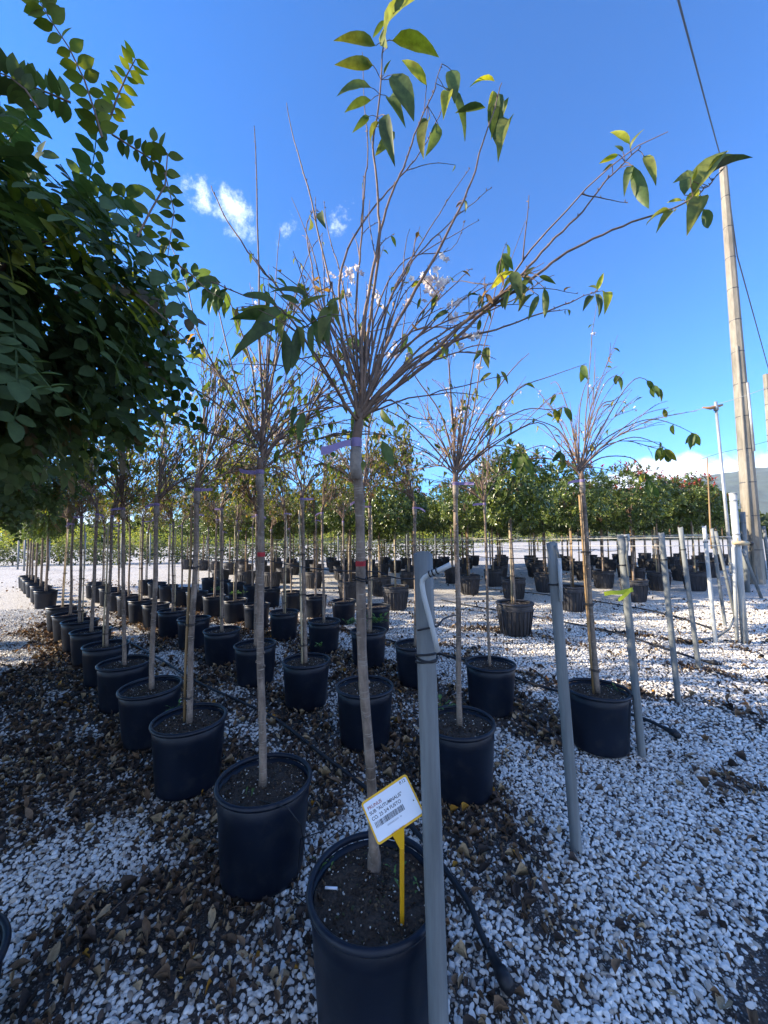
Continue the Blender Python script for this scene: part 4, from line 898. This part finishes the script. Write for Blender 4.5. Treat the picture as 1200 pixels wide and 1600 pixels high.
# ------------------------------------------------------------------ drip hoses
def hose(pxs, r, label, seg=5):
    P = [gnd(*q) for q in pxs]; P = [Vector((p.x, p.y, .022 + r)) for p in P]; out = []
    for i in range(len(P) - 1):
        p0, p1, p2, p3 = P[max(i - 1, 0)], P[i], P[i + 1], P[min(i + 2, len(P) - 1)]
        for j in range(seg):
            t = j / seg; out.append(.5 * ((2 * p1) + (p2 - p0) * t + (2 * p0 - 5 * p1 + 4 * p2 - p3) * t * t + (3 * p1 - p0 - 3 * p2 + p3) * t ** 3))
    out.append(P[-1]); e = empty('drip_hose', out[0]); m = MB(); m.tube([p - out[0] for p in out], r, 10); m.build('hose', M['black'], e)
    d = (out[0] - out[2]).normalized(); m = MB(); m.tube([-d * .06, -d * .045, d * .0, d * .002, d * .035, d * .037, d * .05], [r * 1.0, r * 1.35, r * 1.5, r * 2.0, r * 2.1, r * 1.8, r * 1.7], 12); m.build('end_cap', M['black'], e)
    tag(e, label, 'hose', 'black drip hoses lying along the rows'); return e
hose([(782, 1535), (752, 1475), (735, 1430), (705, 1385), (640, 1300), (560, 1232), (500, 1185), (430, 1130), (370, 1100), (310, 1072), (250, 1035), (190, 1000)], .0105, 'black drip hose with a capped end lying at the foot of the nearest post')
hose([(1050, 1152), (1010, 1132), (950, 1112), (890, 1092), (820, 1070), (760, 1045), (700, 1030), (620, 1008), (560, 992), (480, 972)], .011, 'black drip hose ending right of the right-hand row front pot')
hose([(1112, 1040), (1090, 1035), (1040, 1018), (960, 992), (880, 975), (810, 962), (740, 950), (690, 940)], .011, 'black drip hose whose end lies beside the fifth post')
hose([(1110, 985), (1050, 965), (980, 950), (900, 938), (840, 930), (760, 922)], .011, 'farthest black drip hose crossing the sunlit gravel')
poly('supply_hose', [at(1148, 905, 5.0), at(1150, 940, 5.0), at(1149, 962, 4.95), at(1140, 982, 4.8), gnd(1120, 996, .03), gnd(1090, 1000, .03)], .014, M['pvc'], 'grey hose curving down to the ground behind the sixth post', 'hose', seg=3)
# ------------------------------------------------------------------ thin drip tubes looping out of pots
poly('drip_tube', [gnd(500, 1300, .34), gnd(470, 1310, .2), gnd(462, 1400, .02), gnd(500, 1430, .02), gnd(520, 1460, .02)], .002, M['black'], 'thin black drip tube looping over the gravel left of the nearest pot', 'tube', 'thin drip tubes', seg=2)
poly('drip_tube', [gnd(405, 1250, .33), gnd(450, 1262, .36), gnd(470, 1290, .3), gnd(478, 1340, .04), gnd(540, 1290, .03)], .002, M['black'], 'thin black drip tube hanging over the rim of the second left-row pot', 'tube', 'thin drip tubes', seg=2)
poly('drip_tube', [gnd(960, 1072, .35), at(985, 1045, 2.6), at(1010, 1025, 2.7), at(1036, 1010, 2.8), at(1045, 1050, 2.9), gnd(1006, 1100, .03)], .0018, M['black'], 'thin black drip tube arching right of the right-hand row front pot', 'tube', 'thin drip tubes', seg=2)

# ================================================================== robinias on the left
def compound(nl, seed, leaf=.034, rach=.2):
    """one pinnate leaf: rachis and paired oval leaflets along +y"""
    r_ = random.Random(seed); V = []; Fc = []; lv, lf = leaf_template(.58, 4, .12, .12)
    lv = lv.copy(); b = 0; lv[:, 0] *= (1, 1, 1, 1.1, 1.1, 1.1, 1.12, 1.12, 1.12, 1.35, 1.35, 1.35, 1, 1, 1); lv[-3:, 0] *= 9
    def put(v, f):
        nonlocal b; V.append(v); Fc.append(f + b); b += len(v)
    sag = r_.uniform(.12, .35)
    path = lambda t: np.array([0, rach * t * (1 - .1 * t), -rach * sag * t * t])
    for i in range(8):
        p, q = path(i / 8), path((i + 1) / 8); o = .0009
        put(np.array([p + (o, 0, 0), p - (o, 0, 0), q - (o, 0, 0), q + (o, 0, 0)]), np.array([[0, 1, 2, 3]]))
        put(np.array([p + (0, 0, o), p - (0, 0, o), q - (0, 0, o), q + (0, 0, o)]), np.array([[0, 1, 2, 3]]))
    for i in range(nl):
        t = .18 + .8 * i / (nl - 1)
        for sgn in (-1, 1):
            a = R(r_.uniform(62, 85)) * sgn; s_ = leaf * r_.uniform(.85, 1.1) * (1 - .25 * abs(t - .55)); tl = r_.uniform(-.5, .25)
            x, y, z = lv[:, 0] * s_, lv[:, 1] * s_, lv[:, 2] * s_; zt = y * math.sin(tl) + z * math.cos(tl); y = y * math.cos(tl) - z * math.sin(tl)
            put(np.c_[x * math.cos(a) + y * math.sin(a), -x * math.sin(a) + y * math.cos(a), zt] + path(t), lf)
    s_ = leaf; put(lv * s_ + path(1), lf)
    return np.concatenate(V), np.concatenate(Fc)
CP = [compound(n, i) for i, n in enumerate((6, 7, 8))]
def robinia(name, centre, rad, n, seed, trunk=True, scale=1.0, droop=.9, vert=1.0, shoots=0):
    r_ = random.Random(seed); nr = np.random.default_rng(seed); e = empty(name); c_ = Vector(centre)
    tb = Vector((0, 0, .30)); fork = Vector((0, 0, c_.z - rad * .55))
    tm, tp = trunk_mb(tb, fork, .023, .019, seed); tm.build('trunk', M['bark'], e)
    B = MB(); ends = []
    for i in range(26):
        v = Vector(nr.normal(size=3)).normalized(); v.z = abs(v.z) * .9 - .25; tip = c_ + Vector((v.x * rad * .85, v.y * rad * .85, v.z * rad * .85 * vert)); mid = fork.lerp(tip, .5) + Vector((0, 0, .12))
        pts = [fork, fork.lerp(mid, .5) + Vector((0, 0, .03)), mid, mid.lerp(tip, .55) + Vector((0, 0, .03)), tip]; B.tube(pts, [.009, .007, .005, .0035, .002], 5, False); ends.append(pts)
    B.build('branches', M['twig'], e)
    u = nr.normal(size=(n, 3)); u /= np.linalg.norm(u, axis=1, keepdims=True); rr = rad * (nr.random(n) ** .45) * nr.uniform(.9, 1.06, n)
    P = np.array(c_[:]) + u * rr[:, None] * np.array([1, 1, vert])
    lump = (vnoise(u[:, 0] * 3 + 9, u[:, 1] * 3 + u[:, 2] * 2, 1, seed) - .5) * .3; P += u * lump[:, None] * rad
    D = u * np.array([1, 1, .35]) + np.array([0, 0, -droop]) + nr.normal(0, .45, (n, 3)); up = u + np.array([0, 0, .8]) + nr.normal(0, .35, (n, 3))
    hi = u[:, 2] > .45; D[hi, 2] += droop * 1.2
    P = P - D / np.linalg.norm(D, axis=1, keepdims=True) * .1
    col = np.array([.078, .125, .055])[None] * nr.uniform(.55, 1.4, (n, 1)); k = nr.random(n) < .04 + .16 * (u[:, 2] > .45); col[k] = np.array([.22, .25, .04]) * nr.uniform(.7, 1.1, (k.sum(), 1)); k = nr.random(n) < .05; col[k] = (.13, .10, .055)  # extra yellow leaves near the top put sun glow into the leaf colour
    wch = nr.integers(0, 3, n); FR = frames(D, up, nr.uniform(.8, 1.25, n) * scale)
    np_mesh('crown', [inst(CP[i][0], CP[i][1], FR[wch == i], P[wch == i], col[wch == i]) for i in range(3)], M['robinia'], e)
    return e
R0 = gnd(-22, 1540, .35)
rpos = Vector((-1.00, .86, 0))
e = robinia('robinia_tree', (-.07, .02, 1.93), .50, 820, 2, vert=.70, scale=1.22)
e.location = rpos; tag(e, 'near robinia with oval dark green leaflets filling the upper left of the photo', 'tree', 'round-headed robinias')
# its long top shoots
def spray(P, Y0_, Y1_, n, parent, size=.034, seed=0, col=(.20, .24, .04), wid=1.0):
    r_ = random.Random(seed); nr = np.random.default_rng(seed); k = len(P) - 1; pts = [at(x, y, Y0_ + (Y1_ - Y0_) * i / k) - parent.location for i, (x, y) in enumerate(P)]
    m = MB(); m.tube(pts, [.0022 - .0014 * i / k for i in range(k + 1)], 5, False); m.build('shoot', M['twig'], parent); D = []; Lc = []; U = []
    for i in range(n):
        t = .08 + .92 * i / (n - 1); p, d = lerp_path(pts, t); toc = (C0 - parent.location - p).normalized(); sd_ = d.cross(toc).normalized()
        for sgn in (-1, 1): D.append((sd_ * sgn + d * .25 + Vector((r_.gauss(0, .12), r_.gauss(0, .15), r_.gauss(0, .1))))[:]); Lc.append(p[:]); U.append((toc + Vector((r_.gauss(0, .5), 0, r_.gauss(0, .5))))[:])
    v, f = leaf_template(.55 * wid, 5, .12, .1); N_ = len(D); c_ = np.array(col)[None] * nr.uniform(.6, 1.2, (N_, 1))
    np_mesh('shoot_leaflets', [inst(v, f, frames(np.array(D), np.array(U), nr.uniform(.8, 1.15, N_) * size), np.array(Lc), c_)], M['robinia'], parent)
spray([(160, 215), (150, 180), (132, 125), (108, 75), (75, 25), (62, 2)], .70, .66, 12, e, .034, 1, (.15, .19, .035))
spray([(172, 185), (182, 155), (198, 118), (212, 92)], .72, .70, 9, e, .026, 2, (.26, .31, .04))
spray([(175, 210), (215, 235), (255, 260), (272, 330), (262, 400)], .74, .78, 13, e, .026, 3, (.09, .13, .035))
spray([(260, 400), (300, 430), (325, 455), (345, 465)], .82, .85, 8, e, .018, 4, (.07, .11, .035))
spray([(225, 470), (260, 500), (290, 530), (312, 545)], .84, .85, 9, e, .018, 6, (.07, .11, .035))
spray([(60, 170), (40, 140), (15, 120), (-10, 110)], .62, .6, 8, e, .034, 5, (.08, .12, .035))
spray([(110, 160), (82, 148), (50, 135), (25, 118)], .66, .64, 8, e, .032, 7, (.10, .15, .035))
spray([(215, 370), (235, 330), (258, 290), (262, 240), (240, 222)], .7, .72, 8, e, .032, 8, (.14, .18, .03))
rb = robinia('robinia_tree', (0, 0, 1.95), .62, 900, 5, vert=.95, scale=1.0)
robs = [(-2.22, 1.66, 1.0), (-2.95, 2.75, 1.1), (-4.15, 3.85, 1.08), (-5.35, 4.95, 1.1)]
for i, (x, y, s_) in enumerate(robs):
    o = rb if i == 0 else copy_tree(rb); o.location = (x, y, 0); o.rotation_euler = (0, 0, i * 1.9); o.scale = (s_, s_, 1.0 + .02 * i)
    tag(o, f'dark robinia crown at the left edge, {ORD[i]} behind the near robinia', 'tree', 'round-headed robinias')
    pt = copy_tree(pot_protos[i % 3]); pt.location = (x, y, 0); pt.rotation_euler = (0, 0, i); tag(pt, f'black pot under the {ORD[i]} robinia behind the near robinia at the left edge', 'plant pot', 'black pots of the robinias')
pt = copy_tree(pot_protos[0]); pt.location = (gnd(24, 1545, .35).x - .275, gnd(24, 1545, .35).y, 0); tag(pt, 'dark pot cut off by the bottom left corner of the photo', 'plant pot', 'black pots of the robinias')
for i in range(6):                                           # those that go on beyond the left-hand cherry row
    q = gnd([72, 64, 56, 50, 46, 42][i], [922, 915, 909, 905, 902, 899][i], .35)
    o = copy_tree(rb); o.location = (q.x, q.y, 0); o.rotation_euler = (0, 0, i * 1.1 + .5); o.scale = (.95, .95, 1.0); tag(o, f'round-headed robinia in a sunlit pot beyond the left-hand cherry row, {ORD[i]} of them', 'tree', 'round-headed robinias')
    pt = copy_tree(pot_protos[i % 3]); pt.location = (q.x, q.y, 0); tag(pt, f'sunlit black pot beyond the left-hand cherry row, {ORD[i]} of the robinia pots there', 'plant pot', 'black pots of the robinias')
for i, (x, y) in enumerate([(-3.4, 1.2), (-4.4, 2.3), (-5.5, 3.2), (-6.7, 4.1), (-3.0, .1), (-2.2, .4), (-7.6, 3.4), (-6.2, 2.2), (-5.0, .9), (-8.2, 4.5), (-4.6, -.6), (-5.4, 1.7), (-6.4, .2), (-6.8, 1.2), (-6.9, 3.1), (-7.6, 2.3), (-3.9, 1.9), (-7.4, -.5), (-8.4, .8), (-8.6, 3.6), (-8.3, 1.9), (-7.4, 5.0), (-6.4, 4.4)]):   # unseen robinias added out of frame so their crowns shade the foreground
    o = copy_tree(rb); o.location = (x, y, 0); o.rotation_euler = (0, 0, i * 1.3); o.scale = (1.25, 1.25, 1.28 + (.22 if 5 < i < 10 else 0)); tag(o, 'unseen taller robinia added out of view to shade the near ground', 'tree', 'unseen robinias added for shade')

# ================================================================== photinia standards
def photinia(seed, red=.10, n=1300, rad=.43, cz=1.78, trunk_r=.018):
    r_ = random.Random(seed); nr = np.random.default_rng(seed); e = empty('photinia_tree')
    tm, tp = trunk_mb((0, 0, .36), (r_.uniform(-.02, .02), 0, cz - rad * .62), trunk_r, trunk_r * .8, seed, 10); tm.build('trunk', M['bark'], e)
    B = MB(); f0 = tp[-1]
    for i in range(16):
        v = Vector(nr.normal(size=3)).normalized(); v.z = abs(v.z) - .15; tip = Vector((0, 0, cz)) + v * rad * .85; B.tube([f0, f0.lerp(tip, .45) + Vector((0, 0, .05)), tip], [.008, .005, .002], 5, False)
    B.build('branches', M['twig'], e)
    # rosettes of leaves over a lumpy ball
    k = n // 7; u = nr.normal(size=(k, 3)); u /= np.linalg.norm(u, axis=1, keepdims=True); rr = rad * 1.06 * (nr.random(k) ** .2) * (1 + (vnoise(u[:, 0] * 2.4 + 5, u[:, 1] * 2.4 + u[:, 2] * 3, 1, seed) - .5) * .5)
    C_ = u * rr[:, None] * np.array([1, 1, .88]) + np.array([0, 0, cz]); up1 = u * .8 + np.array([0, 0, .7]) + nr.normal(0, .3, (k, 3))
    D = []; Lc = []; U = []; S_ = []; Cc = []
    for i in range(k):
        isred = nr.random() < red and u[i, 2] > .45; a0 = nr.random() * 6; ax = Vector(up1[i]).normalized(); q1 = ax.orthogonal().normalized(); q2 = ax.cross(q1)
        if isred: C_[i] += u[i] * .05
        for j in range(7):
            a = a0 + j * 2.4; t = j / 7; out = q1 * math.cos(a) + q2 * math.sin(a); d = out * (1 - .5 * t) + ax * (.25 + 1.1 * t)
            D.append(d[:]); Lc.append((Vector(C_[i]) + ax * t * (.11 if isred else .045))[:]); U.append(ax[:]); S_.append(.088 * nr.uniform(.7, 1.15) * (1 - .35 * t)); g = nr.uniform(.65, 1.3)
            if isred and j > 1: Cc.append((.36 * g, .045 * g, .03 * g))
            elif nr.random() < .16: Cc.append((.20 * g, .23 * g, .05 * g))
            else: Cc.append((.095 * g, .135 * g, .036 * g))
    D, Lc, U, S_, Cc = map(np.array, (D, Lc, U, S_, Cc)); w_ = nr.integers(0, 2, len(D)); FR = frames(D, U, S_)
    np_mesh('crown', [inst(SLEAF[i][0], SLEAF[i][1], FR[w_ == i], Lc[w_ == i], Cc[w_ == i]) for i in range(2)], M['photinia'], e)
    sm_ = MB(); a = r_.uniform(2.5, 4); sm_.tube([(math.cos(a) * .035, math.sin(a) * .035, .36), (math.cos(a) * .035, math.sin(a) * .035, 1.45)], .012, 8); sm_.build('cane', M['bamboo'] if seed % 2 else M['bamboo_pale'], e)
    for z in (.7, 1.15): tie_part(e, (math.cos(a) * .016, math.sin(a) * .016, z), .034)
    return e
pv = [photinia(200 + i, red=(.0, .06, .26, .14)[i], rad=(.50, .58, .56, .60)[i], cz=(1.80, 1.98, 2.02, 1.98)[i], n=(4300, 4600, 4600, 4600)[i]) for i in range(4)]
pv_used = [False] * 4
lipp = [make_pot('lip', 21), make_pot('lip', 33)]; lip_used = [False] * 2
def place_photinia(x, y, k, rz, lt, lp, gt='photinias of the back block', gp='ribbed pots of the back block', crown=True, sc=1.0):
    if not pv_used[k]: o = pv[k]; pv_used[k] = True
    else: o = copy_tree(pv[k])
    o.location = (x, y, 0); o.rotation_euler = (0, 0, rz); o.scale = (sc, sc, 1 if sc == 1 else .90 + random.uniform(0, .20)); tag(o, lt, 'tree', gt)
    k = k % 2
    if not lip_used[k]: q = lipp[k]; lip_used[k] = True
    else: q = copy_tree(lipp[k])
    q.location = (x, y, 0); q.rotation_euler = (0, 0, rz + 1); tag(q, lp, 'plant pot', gp)
fronts = [((804, 940), 0, 'large round dark green photinia right of the middle cherry row, nearest of its kind', 'nearest ribbed pot, black and lip-rimmed, on the gravel right of the middle row'),
          ((618, 915), 0, 'dark round photinia directly right of the nearest cherry trunk', 'dusty ribbed pot left of the nearest post'),
          ((546, 907), 1, 'round photinia just left of the nearest cherry trunk', 'ribbed black pot just left of the nearest cherry trunk'),
          ((733, 898), 3, 'photinia standing behind the trunk of the front middle-row cherry', 'dusty grey ribbed pot right of the nearest post top'),
          ((802, 903), 1, 'light green photinia right behind the nearest photinia', 'grey ribbed pot right behind the nearest ribbed pot'),
          ((893, 915), 1, 'photinia standing right behind the second grey post', 'ribbed pot between the second post and the cane-tied cherry'),
          ((990, 905), 3, 'photinia behind the ribboned post', 'ribbed pot right behind the ribboned post'),
          ((1029, 893), 2, 'photinia with red new shoots behind the fourth post', 'pale grey ribbed pot left of the fourth post foot'),
          ((1085, 893), 2, 'red-tipped photinia left of the tall sprinkler riser', 'wide black pot behind the sixth post'),
          ((490, 893), 3, 'photinia above the fourth pot of the right-hand row', 'ribbed pot left of the red-marked trunk'),
          ((425, 893), 0, 'small dark photinia just right of the second left-row trunk', 'ribbed black pot right of the second left-row trunk'),
          ((385, 892), 1, 'yellowish photinia left of the second left-row trunk', 'ribbed black pot left of the second left-row trunk'),
          ((345, 890), 3, 'photinia farthest left of the back block', 'leftmost ribbed pot of the back block')]
fp_ = []
for i, (q, k, lt, lp) in enumerate(fronts):
    p = gnd(*q, .42); fp_.append((p.x, p.y)); place_photinia(p.x, p.y, k, i * 1.7, lt, lp, sc=.95 if i == 0 else 1.0)
cntp = 0
for si in range(12):
    s_ = (6.25, *[7.6 + 1.36 * q for q in range(11)])[si]
    for ti in range(15):
        t_ = (6.0 if si == 0 else 3.2 if si == 1 else .9) + ti * 1.30 + (si % 2) * .6; x, y = st(s_, t_); x += random.uniform(-.12, .12); y += random.uniform(-.12, .12)
        if y < 7.4 or x / y > 1.06 or x / y < -.72 or y > 17 or any(math.hypot(x - a, y - b) < .8 for a, b in fp_): continue
        place_photinia(x, y, (si * 3 + ti * 5 + cntp) % 4, cntp * 1.3, sc=random.uniform(.85, 1.08), lt= 'round-headed photinia deep in the back block among its neighbours', lp='black ribbed pot in the shade deep in the back block', gt='photinias deep in the back block', gp='pots deep in the back block'); cntp += 1
print('photinias', cntp)
# drooping pale green tree between the photinias
# white rails through the block
for k, (s_, z, t0, t1) in enumerate(((7.0, 1.24, .2, 13), (7.0, 1.12, .2, 13), (8.1, 1.25, .5, 14), (9.4, 1.26, .5, 14))):
    a, b = st(s_, t0), st(s_, t1); poly('rail', [(a[0], a[1], z), (b[0], b[1], z)], .006, M['rail'], ['upper white rail along the front of the photinia block', 'lower white rail along the front of the photinia block', 'white rail one row behind the front of the photinia block', 'farthest white rail inside the photinia block'][k], 'rail', 'white rails', 6, .04, 12)

# ------------------------------------------------------------------ right edge: concrete pole, risers, standpipe, more posts
def pole(name, foot, top, rb_, rt_, label, sides=8):
    e = empty(name, foot); d = top - foot; m = MB(); n = 14
    m.tube([d * (i / n) for i in range(n + 1)], [rb_ + (rt_ - rb_) * i / n for i in range(n + 1)], sides); m.build('shaft', M['conc'], e, False)
    for i in range(1, 13):
        f_ = i / 13; rr = (rb_ + (rt_ - rb_) * f_) * 1.012; c_ = d * f_; t = MB(); t.tube([c_ - d.normalized() * .012, c_ + d.normalized() * .012], rr, sides); t.build('band', M['wire'], e, False)
    tag(e, label, 'pole'); return e
pf = gnd(1181, 912); pt_ = at(1130, 262, pf.y)
pe = pole('concrete_pole', pf, pt_, .185, .085, 'tall tapering concrete pole with dark bands at the right edge')
m = MB(); m.tube([pt_ - pf - Vector((0, 0, .02)), pt_ - pf + Vector((0, 0, .10))], [.07, .05], 8); m.build('pole_cap', M['wire'], pe)
d_ = pt_ - pf; m = MB(); m.tube([d_ * .02 + Vector((-.27, -.24, 0)) * .52, d_ * .55 + Vector((-.17, -.16, 0)) * .52], .03, 8); m.build('conduit', M['conc'], pe)
m = MB(); m.tube([d_ * .30 + Vector((.02, -.205, 0)), d_ * .46 + Vector((.02, -.175, 0))], .028, 8); m.build('steel_conduit', M['steel'], pe)
poly('overhead_cable', [pt_ + Vector((0, 0, .05)), at(1108, 180, 6.8), at(1060, 0, 3.9), at(1000, -260, 2.4)], .012, M['wire'], 'dark cable rising from the concrete pole top to the top edge of the photo', 'cable', seg=4)
poly('overhead_cable', [pt_ - Vector((-.08, 0, .6)), at(1152, 400, pf.y + 4), at(1205, 592, pf.y + 14), at(1250, 700, pf.y + 40)], .02, M['wire'], 'dark cable running down behind the concrete pole to the right', 'cable', seg=4)
f2 = gnd(1222, 900); pe2 = pole('concrete_pole', f2, at(1197, 585, f2.y), .12, .075, 'pale pole cut off by the right edge of the photo')
sf = gnd(1147, 930); o0 = sf; e = empty('sprinkler_riser', sf); topp = at(1119, 640, sf.y) - sf; m = MB(); m.tube([Vector((0, 0, 0)), topp], [.034, .026], 10); m.build('riser_pipe', M['steel'], e)
m = MB(); m.tube([topp - Vector((0, 0, .02)), topp + Vector((0, 0, .07)), topp + Vector((0, 0, .09)), topp + Vector((0, 0, .17))], [.045, .045, .03, .028], 10); m.build('sprinkler_head', M['steel'], e)
m = MB(); m.tube([topp + Vector((.14, 0, .10)), topp + Vector((0, 0, .06)), topp + Vector((-.12, 0, .03)), topp + Vector((-.28, 0, .05))], [.02, .035, .032, .014], 8); m.build('nozzle', M['rust'], e)
for f_ in (.1, .16, .3):
    m = MB(); m.tube([topp * f_, topp * (f_ + .012)], .045, 10); m.build('coupling', M['steel'], e)
tag(e, 'tall thin steel sprinkler riser left of the concrete pole', 'sprinkler')
sf = gnd(1164, 1004); e = empty('standpipe', sf); m = MB(); t1 = at(1145, 772, sf.y) - sf; m.tube([(0, 0, 0), t1], .036, 16); m.tube([t1, t1 + Vector((0, 0, .012))], .041, 16); m.build('wide_pipe', M['pvc_light'], e)
g0 = gnd(1152, 1004) - sf; g1 = at(1146, 856, sf.y - .03) - sf; m = MB(); m.tube([g0, g1, g1 + Vector((.015, 0, .03)), g1 + Vector((.05, 0, .04))], .019, 12); m.build('thin_pipe', M['pvc_light'], e)
m = MB(); a = at(1146, 848, sf.y - .06) - sf; b = at(1170, 849, sf.y - .06) - sf; m.tube([a, a.lerp(b, .4), a.lerp(b, .5), b], [.024, .022, .03, .022], 10); m.tube([a.lerp(b, .25), a.lerp(b, .25) + Vector((0, 0, .06))], .01, 8); m.build('tap', M['bamboo_pale'], e)
m = MB(); m.tube([b, b + Vector((.035, 0, -.005))], .026, 10); m.build('tap_end', M['black'], e)
for z in (.72, .95):
    m = MB(); m.tube([t1 * z, t1 * (z + .012)], .0385, 16); m.build('clamp', M['steel'], e)
tag(e, 'white plastic standpipe with a tap and a thinner side pipe near the right edge', 'standpipe')
ca = at(1110, 825, 5.6); cb = at(1105, 715, 5.6); m = MB(); m.tube([ca - Vector((0, 0, .3)), ca, cb], [.014, .012, .007], 7); tag(m.build('bamboo_cane', M['bamboo']), 'thin bamboo cane rising above the sixth and seventh grey posts', 'cane')
extra = [((1150, 968), (1118, 830), 'slanting grey post leaning between the seventh post and the standpipe', .022), ((1190, 935), (1160, 858), 'short slanting grey post right of the standpipe', .028), ((1182, 913), (1168, 790), 'grey post standing against the left of the concrete pole', .05),
         ((1196, 905), (1184, 812), 'pale post just right of the concrete pole', .045), ((1203, 893), (1193, 822), 'grey post at the right edge beyond the concrete pole', .05), ((1168, 925), (1160, 800), 'dark post seen between standpipe and concrete pole', .05)]
for b, t, lab, r in extra:
    p0 = gnd(*b); p1 = at(t[0], t[1], p0.y + .1); m = MB(); k = (p1 - p0); m.tube([-k * .02, k * .5, k], r, 12); m.tube([k * .86, k * .87], r * 1.08, 12); o = m.build('post', M['pvc']); o.location = p0; tag(o, lab, 'post', 'other grey posts at the right')
poly('trellis_wire', [at(880, 690, 9), at(1045, 650, 8.6), at(1119, 632, 8.3), at(1200, 605, 8)], .005, M['rail'], 'upper thin wire crossing the sky from the sprinkler riser to the right edge', 'wire', 'thin wires at the right', 4, .02, 5)
poly('trellis_wire', [at(1000, 745, 10), at(1124, 708, 10), at(1225, 682, 10)], .005, M['wire'], 'lower thin wire crossing in front of the clouds at the right', 'wire', 'thin wires at the right', 4, .02, 5)

# ================================================================== far left: shrubs, posts, bright foliage
def shrub(seed, h, w_, n, col):
    nr = np.random.default_rng(seed); u = nr.normal(size=(n, 3)); u /= np.linalg.norm(u, axis=1, keepdims=True); rr = nr.random(n) ** .4
    rr *= (1 + (vnoise(u[:, 0] * 2 + 5, u[:, 1] * 2 + u[:, 2] * 2.4, 1, seed) - .5) * .7)
    P = u * rr[:, None] * np.array([w_, w_, h * .5]) + np.array([0, 0, h * .52]); D = u + nr.normal(0, .6, (n, 3)); c_ = np.array(col)[None] * nr.uniform(.55, 1.4, (n, 1)); k = nr.random(n) < .15; c_[k] *= (1.8, 1.4, .8)
    return inst(SLEAF[0][0], SLEAF[0][1], frames(D, nr.normal(size=(n, 3)), nr.uniform(.7, 1.3, n) * .13), P, c_)
sv = []
for i in range(3):
    e = empty('field_shrub'); np_mesh('foliage', [shrub(300 + i, 1.15, .55, 420, (.085, .11, .05))], M['hedge'], e); m = MB(); m.tube([(0, 0, 0), (0, 0, .6)], .03, 6); m.build('stem', M['bark'], e); sv.append(e)
for i in range(34):
    x = -21.5 + i * .78 + random.uniform(-.1, .1); y = 20.5 + random.uniform(-.5, .5) + (i % 2) * .6; o = sv[i] if i < 3 else copy_tree(sv[i % 3]); s_ = random.uniform(.85, 1.15); o.location = (x, y, 0); o.rotation_euler = (0, 0, i); o.scale = (s_, s_, s_)
    tag(o, 'low dusty green shrub in the row across the far end of the gravel', 'shrub', 'shrubs across the far end')
tv = []
for i in range(3):
    e = empty('field_tree'); g = [shrub(320 + i, 2.3, 1.3, 900, (.25, .29, .06))]; g[0][0][:, 2] += .35; np_mesh('crown', g, M['hedge'], e); m = MB(); m.tube([(0, 0, 0), (0, 0, 1.4)], [.06, .04], 6); m.build('trunk', M['bark'], e); tv.append(e)
for i in range(26):
    x = -34 + i * 1.9 + random.uniform(-.4, .4); y = 29 + random.uniform(-1, 1) + 2 * (i % 2); o = tv[i] if i < 3 else copy_tree(tv[i % 3]); s_ = random.uniform(.85, 1.2); o.location = (x, y, 0); o.rotation_euler = (0, 0, i * 1.7); o.scale = (s_, s_, s_ * random.uniform(.8, 1.0))
    tag(o, 'sunny yellow-green bushy tree behind the far shrub row', 'tree', 'yellow-green trees behind the shrub row')
pm = MB(); pm.tube([(0, 0, -.1), (0, 0, 1.6)], .035, 8); pm.tube([(0, 0, 1.6), (0, 0, 1.63)], .04, 8); po = pm.build('field_post', M['pvc'])
for i in range(22):
    o = po if i == 0 else po.copy()
    if i: COL.objects.link(o)
    o.location = (-19.2 + i * 1.13 + random.uniform(-.15, .15), 17.6 + random.uniform(-.9, 1.2), 0); o.scale = (1, 1, random.uniform(.8, 1.05)); tag(o, 'pale post standing before the far shrub row', 'post', 'pale posts before the far shrubs')
# big leafy wood far behind everything
nr = np.random.default_rng(9); n = 9000; X_ = nr.uniform(-70, 95, n); Y_ = nr.uniform(60, 78, n); Hh = 3.0 + 2.2 * fbm(X_, Y_, 6, 21); Z_ = Hh * nr.random(n) ** .6
fw = np_mesh('far_wood', [inst(SLEAF[0][0], SLEAF[0][1], frames(nr.normal(size=(n, 3)), nr.normal(size=(n, 3)), nr.uniform(.9, 1.8, n)), np.c_[X_, Y_, Z_], np.array([.07, .095, .04])[None] * nr.uniform(.6, 1.4, (n, 1)))], M['hedge'])
tag(fw, 'low line of far-off trees closing the horizon behind the nursery', 'wood', kind='stuff')

# ================================================================== air
hz = bpy.data.materials.new('air'); hz.use_nodes = True; t = hz.node_tree; t.nodes.clear(); o = t.nodes.new('ShaderNodeOutputMaterial'); v = t.nodes.new('ShaderNodeVolumePrincipled')
v.inputs['Color'].default_value = (.80, .88, 1, 1); v.inputs['Density'].default_value = 2.8e-5; t.links.new(v.outputs[0], o.inputs['Volume'])
m = MB(); m.box((-9500, -3500, -45), (19000, 0, 0), (0, 13000, 0), (0, 0, 1900)); ho_ = m.build('haze', hz, None, False); tag(ho_, kind='stuff')
